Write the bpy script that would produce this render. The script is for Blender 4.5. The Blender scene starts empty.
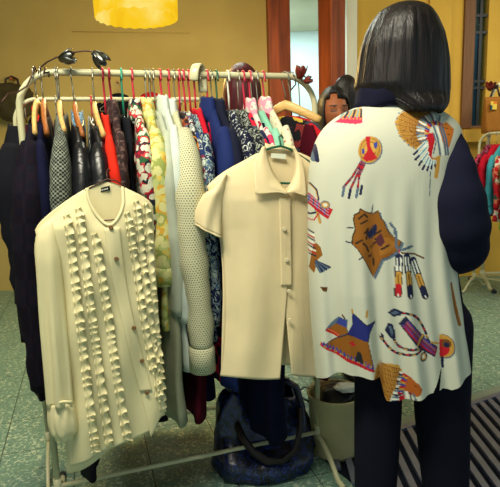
import bpy, math, random
import numpy as np
from mathutils import Vector, Matrix
random.seed(7)
PI = math.pi
scene = bpy.context.scene
COL = scene.collection

# ------------------------------------------------------------------ camera
F = 520.0; PITCH = math.radians(9.6); ROLL = math.radians(-1.8); EYE = 1.24
_f = Vector((0, math.cos(PITCH), -math.sin(PITCH)))
_u0 = Vector((0, math.sin(PITCH), math.cos(PITCH))); _r0 = Vector((1, 0, 0))
_R = _r0 * math.cos(ROLL) + _u0 * math.sin(ROLL)
_U = _u0 * math.cos(ROLL) - _r0 * math.sin(ROLL)
CAM = Vector((0, 0, EYE))
def ray(px, py): return _f + _R * ((px - 250) / F) + _U * ((243.5 - py) / F)
def at(px, py, Y):
    d = ray(px, py); return CAM + d * (Y / d.y)
def on_floor(px, py, z=0.0):
    d = ray(px, py); return CAM + d * ((z - EYE) / d.z)
def proj(q):
    v = Vector(q) - CAM; z = v.dot(_f)
    return 250 + F * v.dot(_R) / z, 243.5 - F * v.dot(_U) / z
def at_np(px, py, Y):
    px = np.asarray(px, float); py = np.asarray(py, float); Y = np.asarray(Y, float)
    a = (px - 250) / F; b = (243.5 - py) / F
    d = [_f[i] + _R[i] * a + _U[i] * b for i in range(3)]
    t = Y / d[1]
    return np.stack([d[0] * t, d[1] * t, EYE + d[2] * t], -1)
def proj_np(P):
    v = P - np.array(CAM); z = v @ np.array(_f)
    return 250 + F * (v @ np.array(_R)) / z, 243.5 - F * (v @ np.array(_U)) / z
cd = bpy.data.cameras.new('camera'); cam = bpy.data.objects.new('camera', cd); COL.objects.link(cam)
cd.sensor_fit = 'HORIZONTAL'; cd.sensor_width = 36; cd.lens = 36 * F / 500; cd.clip_start = .02
mw = Matrix((( _R.x, _U.x, -_f.x, CAM.x), (_R.y, _U.y, -_f.y, CAM.y), (_R.z, _U.z, -_f.z, CAM.z), (0, 0, 0, 1)))
cam.matrix_world = mw; scene.camera = cam
vs = scene.view_settings; vs.view_transform = 'Standard'; vs.look = 'None'; vs.gamma = 1; vs.exposure = 0.0

# ------------------------------------------------------------------ objects
def tag(o, label=None, cat=None, group=None, kind=None):
    if label: o['label'] = label
    if cat: o['category'] = cat
    if group: o['group'] = group
    if kind: o['kind'] = kind
    return o
def empty(name, loc, rz=0, label=None, cat=None, group=None):
    o = bpy.data.objects.new(name, None); COL.objects.link(o)
    o.location = loc; o.rotation_euler = (0, 0, rz); o.empty_display_size = .05
    return tag(o, label, cat, group)
class MB:
    def __init__(s): s.v = []; s.f = []; s.uv = []; s.mi = []; s.cur = 0
    def grid(s, P, closed=False, cap0=False, cap1=False, uvs=None):
        """P: rows x cols x 3"""
        P = np.asarray(P, float); nr, nc = P.shape[:2]; b = len(s.v)
        s.v.extend(map(tuple, P.reshape(-1, 3)))
        if uvs is None:
            ext = np.vstack([P.transpose(1, 0, 2), P[:, :1].transpose(1, 0, 2)]).transpose(1, 0, 2) if closed else P
            du = np.linalg.norm(np.diff(ext, axis=1), axis=2).mean(0); u = np.concatenate([[0], np.cumsum(du)])
            dv = np.linalg.norm(np.diff(P, axis=0), axis=2).max(1); v = np.concatenate([[0], np.cumsum(dv)])
        m = nc if closed else nc - 1
        for i in range(nr - 1):
            for j in range(m):
                k = (j + 1) % nc
                s.f.append((b + i * nc + j, b + i * nc + k, b + (i + 1) * nc + k, b + (i + 1) * nc + j)); s.mi.append(s.cur)
                if uvs is None: s.uv.extend([(u[j], v[i]), (u[j + 1], v[i]), (u[j + 1], v[i + 1]), (u[j], v[i + 1])])
                else: s.uv.extend([tuple(uvs[i, j]), tuple(uvs[i, k]), tuple(uvs[i + 1, k]), tuple(uvs[i + 1, j])])
        for row, on in ((0, cap0), (nr - 1, cap1)):
            if on:
                idx = [b + row * nc + j for j in range(nc)]
                s.f.append(tuple(idx[::-1] if row == 0 else idx)); s.mi.append(s.cur)
                s.uv.extend([(0, 0)] * nc)
        return s
    def box(s, lo, hi, M=None, bev=0):
        x0, y0, z0 = lo; x1, y1, z1 = hi
        c = [(x0, y0, z0), (x1, y0, z0), (x1, y1, z0), (x0, y1, z0), (x0, y0, z1), (x1, y0, z1), (x1, y1, z1), (x0, y1, z1)]
        if M is not None: c = [tuple(M @ Vector(q)) for q in c]
        b = len(s.v); s.v.extend(c)
        for f in ((0, 3, 2, 1), (4, 5, 6, 7), (0, 1, 5, 4), (1, 2, 6, 5), (2, 3, 7, 6), (3, 0, 4, 7)):
            s.f.append(tuple(b + i for i in f)); s.mi.append(s.cur); s.uv.extend([(0, 0), (1, 0), (1, 1), (0, 1)])
        return s
    def tube(s, path, r, n=10, rb=None, cap=True, ref=None, round_=False):
        """path points; r radius or list; rb second radius list (along ref axis)"""
        Pp = [Vector(p) for p in path]; N = len(Pp)
        rs = list(r) if hasattr(r, '__len__') else [r] * N
        rbs = (list(rb) if hasattr(rb, '__len__') else [rb] * N) if rb is not None else rs
        if round_:
            t0 = (Pp[0] - Pp[1]).normalized(); t1 = (Pp[-1] - Pp[-2]).normalized()
            a0 = []; a1 = []
            for k in range(1, 5):
                q = k / 4 * PI / 2 * .97
                a0.insert(0, (Pp[0] + t0 * rs[0] * math.sin(q), rs[0] * math.cos(q), rbs[0] * math.cos(q)))
                a1.append((Pp[-1] + t1 * rs[-1] * math.sin(q), rs[-1] * math.cos(q), rbs[-1] * math.cos(q)))
            Pp = [a[0] for a in a0] + Pp + [a[0] for a in a1]
            rs = [a[1] for a in a0] + rs + [a[1] for a in a1]; rbs = [a[2] for a in a0] + rbs + [a[2] for a in a1]; N = len(Pp)
        rows = []; nrm = Vector(ref) if ref is not None else None
        for i in range(N):
            t = (Pp[min(i + 1, N - 1)] - Pp[max(i - 1, 0)])
            t = t.normalized() if t.length > 1e-9 else Vector((0, 0, 1))
            if nrm is None: nrm = t.orthogonal()
            base = Vector(ref) if ref is not None else nrm
            a = (base - t * base.dot(t))
            if a.length < 1e-6: a = t.orthogonal()
            a.normalize(); nrm = a; b2 = t.cross(a)
            rows.append([Pp[i] + b2 * (math.cos(2 * PI * j / n) * rs[i]) + a * (math.sin(2 * PI * j / n) * rbs[i]) for j in range(n)])
        return s.grid(rows, True, cap, cap)
    def ball(s, c, r, n=12, sc=(1, 1, 1), M=None):
        rows = []
        for i in range(n + 1):
            th = PI * (i + .02) / (n + .04)
            row = []
            for j in range(n * 2):
                ph = PI * j / n
                q = Vector((math.sin(th) * math.cos(ph) * r * sc[0], math.sin(th) * math.sin(ph) * r * sc[1], math.cos(th) * r * sc[2]))
                if M is not None: q = M @ q
                row.append(q + Vector(c))
            rows.append(row)
        return s.grid(rows, True, True, True)
    def poly(s, pts, off):
        """extruded polygon: pts 3-D, off vector"""
        b = len(s.v); n = len(pts); off = Vector(off)
        s.v.extend(tuple(Vector(p)) for p in pts); s.v.extend(tuple(Vector(p) + off) for p in pts)
        fs = [tuple(range(b, b + n)), tuple(range(b + 2 * n - 1, b + n - 1, -1))] + [(b + i, b + n + i, b + n + (i + 1) % n, b + (i + 1) % n) for i in range(n)]
        for f in fs: s.f.append(f); s.mi.append(s.cur); s.uv.extend([(0, 0)] * len(f))
        return s
    def build(s, name, mat=None, parent=None, smooth=True, solid=0, loc=None):
        me = bpy.data.meshes.new(name); me.from_pydata(s.v, [], s.f)
        if len(s.uv) == len(me.loops):
            l = me.uv_layers.new(name='UVMap'); l.data.foreach_set('uv', np.array(s.uv, float).ravel())
        for m in (mat if isinstance(mat, (list, tuple)) else [mat]):
            if m: me.materials.append(m)
        me.polygons.foreach_set('material_index', s.mi)
        if smooth:
            me.polygons.foreach_set('use_smooth', [True] * len(me.polygons))
        me.update(); o = bpy.data.objects.new(name, me); COL.objects.link(o)
        if smooth == 'auto':
            me.set_sharp_from_angle(angle=math.radians(38))
        if solid:
            md = o.modifiers.new('thickness', 'SOLIDIFY'); md.thickness = solid; md.offset = 0
        if parent: o.parent = parent
        if loc is not None: o.location = loc
        return o
def struct(o): o['kind'] = 'structure'; return o

# ------------------------------------------------------------------ materials
def C(r, g, b):
    f = lambda c: (c / 12.92 if c <= .04045 else ((c + .055) / 1.055) ** 2.4)
    return (f(r / 255), f(g / 255), f(b / 255), 1)
class NT:
    def __init__(s, name):
        s.m = bpy.data.materials.new(name); s.m.use_nodes = True; s.t = s.m.node_tree; s.n = s.t.nodes
        s.b = s.n['Principled BSDF']; s.out = s.n['Material Output']
    def new(s, typ, **kw):
        n = s.n.new('ShaderNode' + typ)
        for k, v in kw.items():
            if k in n.inputs.keys() if isinstance(k, str) else False: pass
            setattr(n, k, v)
        return n
    def link(s, a, b): s.t.links.new(a, b)
    def set(s, n, key, v):
        if hasattr(v, 'is_output'): s.link(v, n.inputs[key])
        else: n.inputs[key].default_value = v
    def math(s, op, a, b=None):
        n = s.new('Math', operation=op); s.set(n, 0, a)
        if b is not None: s.set(n, 1, b)
        return n.outputs[0]
    def vec(s, op, a, b=None):
        n = s.new('VectorMath', operation=op); s.set(n, 0, a)
        if b is not None: s.set(n, 1, b)
        return n.outputs['Value'] if op in ('DISTANCE', 'DOT_PRODUCT', 'LENGTH') else n.outputs[0]
    def mix(s, f, a, b):
        n = s.new('Mix', data_type='RGBA'); s.set(n, 0, f); s.set(n, 6, a); s.set(n, 7, b); return n.outputs[2]
    def uv(s): return s.new('TexCoord').outputs['UV']
    def obj(s): return s.new('TexCoord').outputs['Object']
    def noise(s, co, scale, detail=3, dist=0, rough=.5):
        n = s.new('TexNoise'); s.set(n, 'Vector', co); s.set(n, 'Scale', scale); s.set(n, 'Detail', detail); s.set(n, 'Distortion', dist); s.set(n, 'Roughness', rough); return n
    def ramp(s, f, stops, const=False):
        n = s.new('ValToRGB'); r = n.color_ramp
        if const: r.interpolation = 'CONSTANT'
        while len(r.elements) < len(stops): r.elements.new(.5)
        for e, (p, c) in zip(r.elements, stops): e.position = p; e.color = c
        s.set(n, 0, f); return n.outputs[0]
    def bump(s, h, strength=.3, dist=.002):
        n = s.new('Bump'); s.set(n, 'Height', h); s.set(n, 'Strength', strength); s.set(n, 'Distance', dist)
        s.link(n.outputs[0], s.b.inputs['Normal']); return n
    def done(s, col=None, rough=.8, spec=.25, metal=0, trans=0, sheen=0):
        if col is not None: s.set(s.b, 'Base Color', col)
        s.set(s.b, 'Roughness', rough); s.set(s.b, 'Specular IOR Level', spec); s.set(s.b, 'Metallic', metal)
        if sheen: s.set(s.b, 'Sheen Weight', sheen)
        if trans:
            t = s.new('BsdfTranslucent')
            if hasattr(col, 'is_output'): s.link(col, t.inputs[0])
            else: t.inputs[0].default_value = col
            mx = s.new('MixShader'); mx.inputs[0].default_value = trans
            s.link(s.b.outputs[0], mx.inputs[1]); s.link(t.outputs[0], mx.inputs[2]); s.link(mx.outputs[0], s.out.inputs[0])
        return s.m
def plain(name, rgb, rough=.8, spec=.25, metal=0, trans=0, weave=0, wr=.0, wscale=14):
    n = NT(name); col = C(*rgb); co = n.obj()
    ns = n.noise(co, wscale, 4)
    d = tuple(c * .86 for c in col[:3]) + (1,); l = tuple(min(1, c * 1.08) for c in col[:3]) + (1,)
    c = n.ramp(ns.outputs[0], [(.3, d), (.7, l)])
    if weave:
        w = n.noise(co, 600, 1); n.bump(w.outputs[0], weave, .0008)
    elif wr:
        w = n.noise(co, 22, 3, 1.2); n.bump(w.outputs[0], wr, .012)
    return n.done(c, rough, spec, metal, trans)
def checkm(name, a, b, s=110, c=None):
    n = NT(name); u = n.uv(); ch = n.new('TexChecker'); n.set(ch, 'Vector', u); n.set(ch, 'Scale', s); n.set(ch, 'Color1', C(*a)); n.set(ch, 'Color2', C(*b))
    col = ch.outputs[0]
    if c:
        ch2 = n.new('TexChecker'); n.set(ch2, 'Vector', u); n.set(ch2, 'Scale', s * .31); n.set(ch2, 'Color1', C(255, 255, 255)); n.set(ch2, 'Color2', C(*c))
        mx = n.new('Mix', data_type='RGBA', blend_type='MULTIPLY'); n.set(mx, 0, .8); n.set(mx, 6, col); n.set(mx, 7, ch2.outputs[0]); col = mx.outputs[2]
    return n.done(col, .9, .15)
def polka(name, ground, dot, f=75, r=.2):
    n = NT(name); u = n.vec('SCALE', n.uv()); u.node.inputs['Scale'].default_value = f
    sp = n.new('SeparateXYZ'); n.link(u, sp.inputs[0])
    row = n.math('FLOOR', sp.outputs[1]); off = n.math('MULTIPLY', n.math('MODULO', row, 2), .5)
    fx = n.math('FRACT', n.math('ADD', sp.outputs[0], off)); fy = n.math('FRACT', sp.outputs[1])
    dx = n.math('SUBTRACT', fx, .5); dy = n.math('SUBTRACT', fy, .5)
    dd = n.math('SQRT', n.math('ADD', n.math('MULTIPLY', dx, dx), n.math('MULTIPLY', dy, dy)))
    m = n.math('LESS_THAN', dd, r)
    w = n.noise(n.obj(), 400, 1); n.bump(w.outputs[0], .15, .0008)
    return n.done(n.mix(m, C(*ground), C(*dot)), .85, .2, 0, .15)
def floral(name, ground, cols, scale=34, thr=.42, ground2=None, trans=0):
    n = NT(name); co = n.obj(); nz = n.noise(co, 30, 2)
    sc = n.vec('SCALE', nz.outputs['Color']); sc.node.inputs['Scale'].default_value = .03
    co2 = n.vec('ADD', co, sc)
    v = n.new('TexVoronoi'); n.set(v, 'Vector', co2); n.set(v, 'Scale', scale)
    sp = n.new('SeparateColor'); n.link(v.outputs['Color'], sp.inputs[0])
    st = [(i / len(cols), C(*c)) for i, c in enumerate(cols)]
    pc = n.ramp(sp.outputs[0], st, True)
    th = n.math('GREATER_THAN', v.outputs['Distance'], thr)
    g = C(*ground)
    if ground2:
        z = n.noise(co, 70, 2, 1.5); g = n.ramp(z.outputs[0], [(0, C(*ground)), (.55, C(*ground2))], True)
    v2 = n.new('TexVoronoi'); n.set(v2, 'Vector', co2); n.set(v2, 'Scale', scale * 2.7)
    leaf = n.math('MULTIPLY', n.math('LESS_THAN', v2.outputs['Distance'], .22), .7)
    g = n.mix(leaf, g, C(*cols[-1]))
    return n.done(n.mix(th, g, pc), .85, .2, 0, trans)
def swirl(name, a, b, c=None, scale=30, d=2.5, p=.52):
    n = NT(name); z = n.noise(n.obj(), scale, 2, d)
    st = [(0, C(*a)), (p, C(*b))]
    if c: st.append((p + .08, C(*c)))
    return n.done(n.ramp(z.outputs[0], st, True), .85, .2)
def metalm(name, rgb, rough=.3, metal=1): 
    n = NT(name); return n.done(C(*rgb), rough, .5, metal)
def woodm(name, a, b, sc=6, rough=.5, axis='X'):
    n = NT(name); mp = n.new('Mapping'); n.link(n.obj(), mp.inputs[0])
    mp.inputs['Scale'].default_value = (1, 1, .08) if axis == 'Z' else (.2, .2, 1)
    z = n.noise(mp.outputs[0], sc * 6, 4, 1.2)
    return n.done(n.ramp(z.outputs[0], [(.3, C(*a)), (.7, C(*b))]), rough, .35)

M = {}
M['cream_pole'] = plain('cream enamel', (203, 200, 160), .35, .5, wscale=5)
M['wire'] = metalm('hanger wire', (150, 150, 135), .35)
M['dark_wire'] = metalm('dark bronze wire', (70, 50, 40), .45, .6)
M['pewter'] = metalm('pewter petals', (120, 122, 118), .3)
M['hook_red'] = plain('red plastic', (196, 28, 62), .35, .5)
M['hook_green'] = plain('green plastic', (30, 92, 66), .35, .5)
M['hook_teal'] = plain('teal plastic', (30, 150, 120), .35, .5)
M['wood_pale'] = woodm('pale hanger wood', (196, 150, 80), (226, 190, 120), 5, .4)
M['wood_brown'] = woodm('brown hanger wood', (134, 74, 30), (172, 106, 52), 5, .4)
M['white_plastic'] = plain('white plastic', (220, 222, 206), .4, .5)

# ------------------------------------------------------------------ the setting
def terrazzo():
    n = NT('terrazzo tiles'); pos = n.new('NewGeometry').outputs['Position']
    v = n.new('TexVoronoi'); n.set(v, 'Vector', pos); n.set(v, 'Scale', 74); sp = n.new('SeparateColor'); n.link(v.outputs['Color'], sp.inputs[0])
    chips = n.ramp(sp.outputs[0], [(0, C(96, 132, 120)), (.2, C(128, 162, 144)), (.42, C(164, 188, 164)), (.66, C(206, 216, 188)), (.92, C(66, 92, 90))], True)
    chips = n.mix(n.math('GREATER_THAN', v.outputs['Distance'], .56), C(104, 138, 124), chips)
    fine = n.noise(pos, 160, 3); chips = n.mix(n.math('MULTIPLY', fine.outputs[0], .55), chips, C(108, 140, 126))
    big = n.noise(pos, 2.5, 3); chips = n.mix(n.math('MULTIPLY', big.outputs[0], .3), chips, C(96, 130, 120))
    a = n.math('FRACT', n.math('DIVIDE', n.math('ADD', n.vec('DOT_PRODUCT', pos, (.954, .3, 0)), 3.43), .3))
    b = n.math('FRACT', n.math('DIVIDE', n.math('ADD', n.vec('DOT_PRODUCT', pos, (.3, -.954, 0)), 8.3), .3))
    g = n.math('MAXIMUM', n.math('LESS_THAN', a, .014), n.math('LESS_THAN', b, .014))
    n.bump(g, -.4, .002)
    return n.done(n.mix(g, chips, C(46, 58, 54)), .42, .4)
def wallm(name, rgb, sc=3):
    n = NT(name); co = n.new('NewGeometry').outputs['Position']
    z = n.noise(co, sc, 5); g = n.noise(co, 90, 2); n.bump(g.outputs[0], .25, .002)
    c = C(*rgb); return n.done(n.ramp(z.outputs[0], [(.25, tuple(x * .86 for x in c[:3]) + (1,)), (.75, c)]), .85, .2)
M['floor'] = terrazzo()
M['wall_tan'] = wallm('tan wall paint', (196, 174, 108))
M['wall_blue'] = wallm('pale blue wall paint', (196, 214, 210))
M['wall_yellow'] = wallm('yellow wall paint', (212, 172, 76))
M['wall_white'] = wallm('white wall paint', (232, 236, 222))
M['ceiling'] = wallm('ceiling paint', (196, 190, 160))
M['pillar'] = woodm('reddish timber', (88, 36, 12), (160, 74, 28), 2.2, .5, 'Z')
struct(MB().box((-4.5, -2.5, -.06), (5.5, 7.2, 0)).build('floor', M['floor'], smooth=False))
YB = 5.0
xe = at(268, 60, YB).x; xw0 = at(346, 40, YB).x; xw1 = at(356, 40, YB).x
wl = at(462, 60, YB).x; wr = at(487, 60, YB).x; wz = at(475, 128, YB).z
CZ = 2.74
struct(MB().box((-4.5, YB, 0), (xe, YB + .12, CZ)).build('wall_back', M['wall_tan'], smooth=False))
struct(MB().box((-.6, 6.8, 0), (1.6, 6.9, CZ)).build('wall_alcove', M['wall_blue'], smooth=False))
struct(MB().box((xe - .1, YB + .12, 0), (xe, 6.8, CZ)).build('wall_alcove_left', M['wall_blue'], smooth=False))
struct(MB().box((1.5, YB + .13, 0), (1.6, 6.8, CZ)).build('wall_alcove_right', M['wall_blue'], smooth=False))
struct(MB().box((xw0, YB - .05, 0), (xw1, YB + .13, CZ)).build('trim_1', M['wall_white'], smooth=False))
wmb = MB().box((xw1, YB, 0), (wl, YB + .12, CZ)).box((wr, YB, 0), (5.5, YB + .12, CZ)).box((wl, YB, 0), (wr, YB + .12, wz))
struct(wmb.build('wall_right', M['wall_yellow'], smooth=False))
MBx = MB().box((at(428, 40, YB).x, YB - .03, 0), (at(450, 40, YB).x, YB, CZ)); struct(MBx.build('trim_2', M['wall_yellow'], smooth=False))
struct(MB().box((-4.5, -2.5, CZ), (5.5, 7.2, CZ + .08)).build('ceiling', M['ceiling'], smooth=False))
struct(MB().box((-4.6, -2.5, 0), (-4.5, 5.12, CZ)).build('wall_left', M['wall_tan'], smooth=False))
q0 = at(72, 31.5, YB - .01); q1 = at(190, 33, YB - .01)
struct(MB().tube([q0, q1], .0028, 6).build('trim_3', M['wall_tan']))
# window
M['frame_brown'] = woodm('brown window frame', (92, 62, 40), (126, 88, 58), 3, .6, 'Z')
M['iron'] = plain('dark iron', (34, 38, 46), .5, .4)
def glassm():
    n = NT('window glass'); g = n.new('BsdfGlossy'); g.inputs['Roughness'].default_value = .03; t = n.new('BsdfTransparent'); t.inputs[0].default_value = (.8, .9, .92, 1)
    mx = n.new('MixShader'); mx.inputs[0].default_value = .06; n.link(t.outputs[0], mx.inputs[1]); n.link(g.outputs[0], mx.inputs[2]); n.link(mx.outputs[0], n.out.inputs[0]); return n.m
M['glass'] = glassm()
win = struct(empty('window_1', ((wl + wr) / 2, YB, wz)))
def wp(name, mb, mat):
    o = mb.build(name, mat, win, smooth=False); o.matrix_parent_inverse = Matrix.Translation(-win.location); return o
xf = at(472, 60, YB).x
wp('window_frame', MB().box((wl, YB - .04, wz), (xf, YB + .05, CZ)).box((xf, YB - .02, wz), (wr, YB + .05, wz + .02)), M['frame_brown'])
wp('pane', MB().box((xf, YB + .07, wz), (wr, YB + .075, CZ)), M['glass'])
gb = MB(); xm = at(480.5, 60, YB).x
for x, w in ((xf + .012, .022), (xm, .012)): gb.box((x - w, YB + .02, wz), (x + w, YB + .045, CZ))
for py in (15, 32, 81, 87.5):
    z = at(478, py, YB).z; gb.box((xf, YB + .018, z - .012), (wr, YB + .047, z + .012))
wp('grille', gb, M['iron'])
struct(MB().box((wl - .05, YB - .22, wz - .13), (wr + .04, YB, wz - .02)).build('trim_4', M['wall_yellow'], smooth=False))
struct(MB().box((.9, 7.6, -.2), (6.5, 7.7, 4.5)).build('wall_outside', wallm('grey blue house wall', (104, 142, 162)), smooth=False))
# timber posts
def post(l, r, Y, rot, label, w=None):
    a = at(l, 60, Y); b = at(r, 60, Y); w = (b.x - a.x)
    m = MB().box((-.5, -.5, 0), (.5, .5, CZ)); s = w / (abs(math.cos(rot)) + abs(math.sin(rot)))
    m.v = [(x * s, y * s, z) for x, y, z in m.v]
    o = m.build('wooden_post', M['pillar'], smooth=False); o.location = ((a.x + b.x) / 2, Y, 0); o.rotation_euler.z = rot
    md = o.modifiers.new('bevel', 'BEVEL'); md.width = .006; md.segments = 2
    tag(o, label, 'post', 'timber posts'); return o
post(267.5, 290, 4.82, math.radians(4), 'reddish wooden post at the end of the tan wall, left of the pair')
post(318.5, 345, 4.5, math.radians(35), 'reddish wooden post beside the white door jamb, right of the pair')

# floor grating and its kerb
gp0 = on_floor(400, 430); gp1 = on_floor(500, 395); ed = (gp1 - gp0).normalized(); en = Vector((ed.y, -ed.x, 0))
sl_a = on_floor(470, 405); sl_b = on_floor(500, 440); sd = (sl_b - sl_a).normalized()
struct(MB().poly([gp0 - ed * .75 - en * .06, gp1 + ed * 1.2 - en * .06, gp1 + ed * 1.2, gp0 - ed * .75], (0, 0, .012)).build('trim_5', wallm('pale kerb stone', (140, 150, 132)), smooth=False))
M['grate'] = plain('worn grey metal slats', (124, 132, 156), .38, .5, .55)
M['shade_sheet'] = plain('dark shade below slats', (22, 26, 38), .9, .1)  # flat dark sheet; its colour stands in for the shade between the slats
gr = empty('floor_grate', gp0, 0, 'dark slatted metal floor grate set in the terrazzo behind the woman\'s legs', 'grate')
def rel(mb, root): mb.v = [tuple(Vector(v) - root.location) for v in mb.v]; return mb
A = gp0 + ed * ((on_floor(356, 487) - gp0).dot(ed)); B = gp1 + ed * 1.0
rel(MB().poly([A, B, B + en * 1.3, A + en * 1.3], (0, 0, .004)), gr).build('shade_sheet', M['shade_sheet'], gr, smooth=False)
gm = MB(); per = Vector((-sd.y, sd.x, 0)); stp = .052
L = (B - A).length; cs = abs(sd.dot(en))
k = -60
while k < 120:
    p0 = A + ed * (k * stp / abs(per.dot(ed))); 
    ln = 1.29 / cs
    u0 = (p0 - A).dot(ed); ta, tb_ = sorted(((0 - u0) / sd.dot(ed), (L - u0) / sd.dot(ed))); ta = max(0, ta); tb_ = min(ln, tb_)
    if tb_ - ta > .03:
            p = p0 + sd * ta; e = p0 + sd * tb_; w = per * .013; gm.poly([p - w + Vector((0, 0, .004)), e - w + Vector((0, 0, .004)), e + w + Vector((0, 0, .004)), p + w + Vector((0, 0, .004))], (0, 0, .014))
    k += 1
rel(gm, gr).build('slats', M['grate'], gr, smooth=False)
rel(MB().poly([A - en * 0, B, B + en * .025, A + en * .025], (0, 0, .02)), gr).build('frame', M['grate'], gr, smooth=False)

# pendant lamp
lampY = 3.2
def lampm():
    n = NT('lit yellow lampshade'); co = n.obj(); z = n.noise(co, 3.5, 3, .8)
    em = n.new('Emission'); n.link(n.ramp(z.outputs[0], [(.3, C(238, 176, 10)), (.5, C(252, 204, 36)), (.72, C(255, 234, 130))]), em.inputs[0]); em.inputs[1].default_value = 1.0
    n.link(em.outputs[0], n.out.inputs[0]); return n.m
a = at(96.5, 20, lampY); b = at(177.5, 20, lampY); cx = (a.x + b.x) / 2; lr = (b.x - a.x) / 2; lz = a.z
lamp = empty('pendant_lamp', (cx, lampY, lz), 0, 'lit yellow fabric pendant lampshade hanging above the clothes rack', 'lamp')
rows = []
for i in range(9):
    t = i / 8; rr = lr * (1.0 + .04 * t); rows.append([(rr * math.cos(2 * PI * j / 48), rr * math.sin(2 * PI * j / 48), t * .32 + .006 * math.sin(j * 3.1) * (1 - t) ** 4) for j in range(48)])
MB().grid(rows, True).build('lamp_shade', lampm(), lamp, solid=.003)
MB().tube([(0, 0, .25), (0, 0, CZ - lz)], .004, 6).build('cord', M['iron'], lamp)
MB().ball((0, 0, .18), .04).build('bulb', (lambda n: (n.set(n.b, 'Emission Color', (1, .75, .3, 1)), n.set(n.b, 'Emission Strength', 4), n.done(C(255, 230, 160)))[2])(NT('lit bulb')), lamp)
ld = bpy.data.lights.new('lamp light', 'POINT'); ld.energy = 68; ld.color = (1, .66, .2); ld.shadow_soft_size = .2
lo = bpy.data.objects.new('lamp_light', ld); COL.objects.link(lo); lo.location = (cx, lampY + .05, lz - .08)

# ------------------------------------------------------------------ racks
RL = on_floor(58, 486, .12); RR = on_floor(318, 432, .12); RL.z = RR.z = 0
RD = (RR - RL); RLEN = RD.length; RD.normalize(); RN = Vector((RD.y, -RD.x, 0)); RA = math.atan2(RD.y, RD.x); RZ = 1.515
def P(s, nn, z): return RL + RD * s + RN * nn + Vector((0, 0, z))
def rail_s(px, z=RZ):
    lo_, hi = -.5, 2.0
    for _ in range(50):
        m = (lo_ + hi) / 2
        if proj(P(m, 0, z))[0] < px: lo_ = m
        else: hi = m
    return lo_
def arc_path(length, H, rad, n=9):
    pts = [(0, 0, .1), (0, 0, H - rad - .2), (0, 0, H - rad)]
    pts += [(rad - rad * math.cos(q), 0, H - rad + rad * math.sin(q)) for q in [PI / 2 * i / n for i in range(1, n + 1)]]
    e = [(length - x, y, z) for x, y, z in pts[::-1]]
    return pts, e
def make_rack(loc, rz, length, H, rad, tube, label, mat, base=.12, foot=.24):
    r = empty('clothes_rack', loc, rz, label, 'rack', 'clothes racks')
    p0, p1 = arc_path(length, H, rad)
    MB().tube(p0 + p1, tube, 14).build('hoop', mat, r)
    MB().tube([(0, 0, base), (length, 0, base)], tube * .8, 12).build('base_bar', mat, r)
    for x in (0, length):
        pts = []
        for i in range(25):
            t = -1 + 2 * i / 24; pts.append((x, t * foot, max(tube, .105 - .1 * min(1, abs(t) * 1.35) ** 1.8)))
        MB().tube(pts, tube * .95, 12).build('foot', mat, r)
        for t in (-1, 1):
            MB().tube([(x, t * (foot - .012), tube), (x, t * (foot + .012), tube)], tube * 1.25, 12).build('foot_cap', M['iron'], r)
        MB().tube([(x, 0, .095), (x, 0, .15)], tube * 1.35, 12).build('collar', mat, r)
    return r
make_rack(RL, RA, RLEN, RZ, .11, .0105, 'cream tubular clothes rack carrying the row of garments in front', M['cream_pole'])
R2 = Vector((at(16, 130, 1.98).x, 1.98, 0))
RACK2 = make_rack(R2, RA, .8, 1.472, .085, .008, 'thinner cream clothes rack standing behind the front rack', M['cream_pole'])
def P2(s, nn, z): return R2 + RD * s + RN * nn + Vector((0, 0, z))

# ------------------------------------------------------------------ hangers and garments
def hook_path(zr, z0, rail_r=.0105, lean=0):
    """local: hook over the rail at height zr from stem bottom z0, hook curls across the rail"""
    r = rail_r + .004; pts = [(0, 0, z0), (lean * .5, 0, (z0 + zr) / 2 - r), (lean, r * .9, zr - r * .6)]
    for i in range(9):
        q = PI * i / 8; pts.append((lean, r * math.cos(q), zr + r * math.sin(q)))
    pts.append((lean, -r, zr - .012)); pts.append((lean, -r * 1.5, zr - .022)); return pts
def hanger(kind, loc, rz, zr, label, width=.19, drop=.125, rr=.0105):
    """loc at stem bottom (shoulder top); zr is rail height"""
    h = empty({'wood': 'wooden_hanger', 'brown': 'wooden_hanger', 'wire': 'wire_hanger'}.get(kind, 'plastic_hanger'), loc, rz, label, 'hanger', 'hangers on the racks')
    H = zr - loc.z; lean = random.uniform(-.004, .004)
    hm = {'red': M['hook_red'], 'green': M['hook_green'], 'teal': M['hook_teal'], 'white': M['white_plastic']}.get(kind, M['wire'])
    MB().tube(hook_path(H, 0, rr, lean), .0024 if kind in ('wood', 'brown', 'wire') else .0034, 8).build('hook', hm, h)
    if kind in ('wood', 'brown'):
        m = MB(); path = []; rs = []; rb = []
        for i in range(21):
            t = -1 + i / 10; path.append((.015 * abs(t) ** 2, t * width, -.010 - drop * abs(t) ** 1.15)); rs.append(.008); rb.append(.018 - .004 * abs(t))
        m.tube(path, rs, 10, rb, ref=(0, 0, 1)); m.build('arms', M['wood_pale' if kind == 'wood' else 'wood_brown'], h)
    else:
        c = [(0, 0, -.008), (0, width, -drop - .01), (0, width * .97, -drop - .03), (0, -width * .97, -drop - .03), (0, -width, -drop - .01), (0, 0, -.008)]
        pts = []
        for p, q in zip(c[:-1], c[1:]):
            for i in range(6): pts.append(Vector(p).lerp(Vector(q), i / 6))
        pts.append(Vector(c[-1])); MB().tube(pts, .002 if kind == 'wire' else .004, 8).build('arms', hm, h)
    return h
def interp(x, xs, ys): return float(np.interp(x, xs, ys))
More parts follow.
